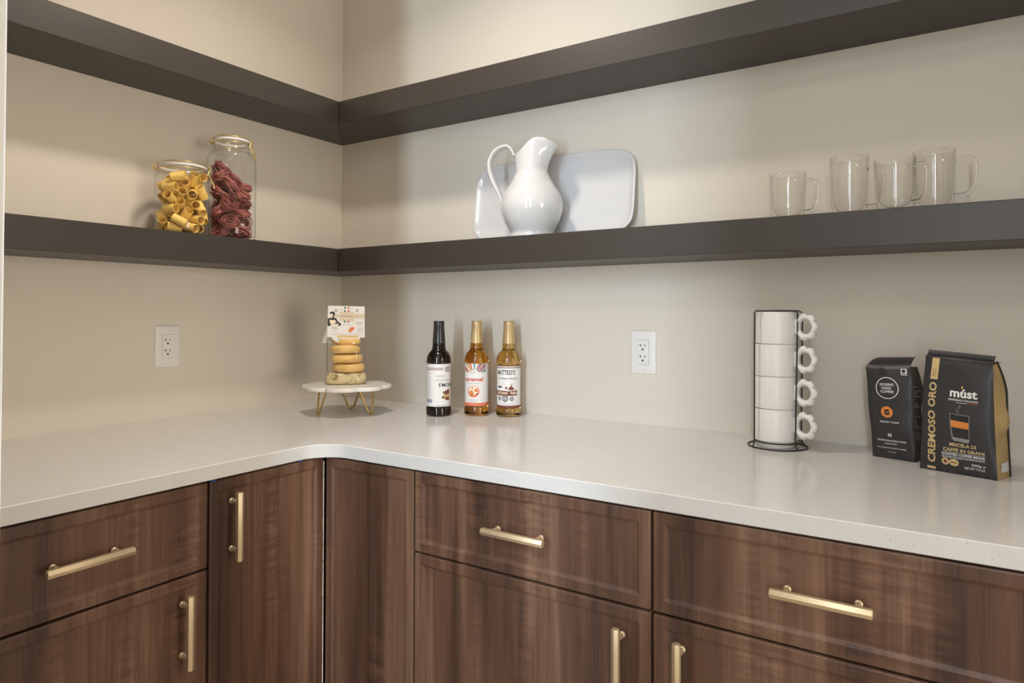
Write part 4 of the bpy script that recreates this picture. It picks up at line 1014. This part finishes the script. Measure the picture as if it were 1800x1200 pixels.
q = Print(fn2, (0.06, 0.05)); q.rect(0.665, 0.622, 0.815, 0.6255); q.done('red_rule', M['p_red'], k2)
q = Print(on_face(F2, 0.0009), (0.06, 0.05)); q.poly([(0.600,0.742),(0.590,0.752),(0.600,0.775),(0.612,0.760),(0.612,0.748)]); q.done('flame_print', M['p_yellow'], k2)
# printed espresso glass
gx = lambda t_, v_: 0.425+0.055*(1-v_)*0 + t_
q = Print(on_face(F2, 0.0006), (0.06, 0.05)); q.poly([(0.430,0.527),(0.705,0.520),(0.690,0.300),(0.665,0.285),(0.480,0.292),(0.455,0.312)]); q.done('glass_print', M['p_grey'], k2)
q = Print(on_face(F2, 0.0008), (0.06, 0.05)); q.poly([(0.438,0.522),(0.697,0.515),(0.682,0.318),(0.470,0.324)]); q.done('glass_inside_print', M['bag_side'], k2)
q = Print(on_face(F2, 0.0010), (0.06, 0.05)); q.poly([(0.449,0.470),(0.690,0.462),(0.685,0.405),(0.455,0.412)]); q.done('crema_print', M['p_orange'], k2)
q = Print(on_face(F2, 0.0010), (0.06, 0.05)); q.poly([(0.455,0.410),(0.685,0.403),(0.672,0.325),(0.480,0.330)]); q.done('coffee_print', M['p_dkred'] if False else M['cap_black'], k2)
q = Print(on_face(F2, 0.0009), (0.06, 0.05))
for u_, v_, r_ in ((0.545,0.555,0.026),(0.570,0.590,0.020),(0.535,0.520,0.018)): q.disc(u_, v_, r_, r_*0.8, 16)
q.done('steam_print', M['p_grey'] if False else plain('steam_grey_print', srgb(92, 88, 86), 0.5), k2)
q = Print(on_face(F2, 0.0011), (0.06, 0.05))
for u_, v_ in ((0.525,0.535),(0.560,0.553),(0.545,0.575),(0.585,0.560)): q.disc(u_, v_, 0.010, 0.008, 10)
q.done('bean_print', M['p_black'], k2)
q = Print(on_face(F2, 0.0008), (0.06, 0.05)); q.ring(0.545, 0.880, 0.030, 0.040, 24, 0.6); q.done('valve', M['valve'], k2)
q = Print(on_face(S2, 0.0008), (0.06, 0.05)); q.disc(0.72, 0.585, 0.23, 0.038, 24); q.done('side_badge', M['valve'], sr2)
q = Print(on_face(S2, 0.0012), (0.06, 0.05)); q.text('must', 0.58, 0.578, 0.30, 0.022, 0.03); q.done('side_badge_lettering', M['p_white'], sr2)
q = Print(on_face(S2, 0.0010), (0.06, 0.05)); q.rect(0.35, 0.055, 0.92, 0.135, 3, 2); q.done('white_sticker', M['p_white'], sr2)
# dark folded seal strip along the top of bag 2 and its dark back edge
def seal2(u, v):
    a = Vector(F2(u, 0.985)); return (a.x+0.010*u*v, a.y-0.0012+0.017*v, a.z-0.002+0.008*v-0.004*v*v)
MB().grid(seal2, 14, 4).build('top_seal', M['bag_black'], k2, smooth=60)
mb = MB()
be = [Vector(S2(1, i/24))+Vector((0.0012, 0.001, 0)) for i in range(25)]
mb.tube([tuple(p_) for p_ in be], 0.0016, 6); mb.build('back_edge', M['bag_side'], k2, smooth=60)

# ------------------------------------------------------------------ ceiling downlight (outside the view)
dl_ = thing('downlight', 'round recessed ceiling downlight above the corner of the counter', 'ceiling light', (LAMP_XY[0], LAMP_XY[1], CEIL))
MB().lathe([(0.066,0.0),(0.084,0.0),(0.084,-0.004),(0.080,-0.007),(0.066,-0.004)], 40, closed=True).build('trim_ring', M['trim'], dl_, smooth=50)
MB().lathe([(0.004,-0.001),(0.0655,-0.001),(0.0655,-0.003),(0.004,-0.003)], 40).build('lens', M['lamp_lens'], dl_)
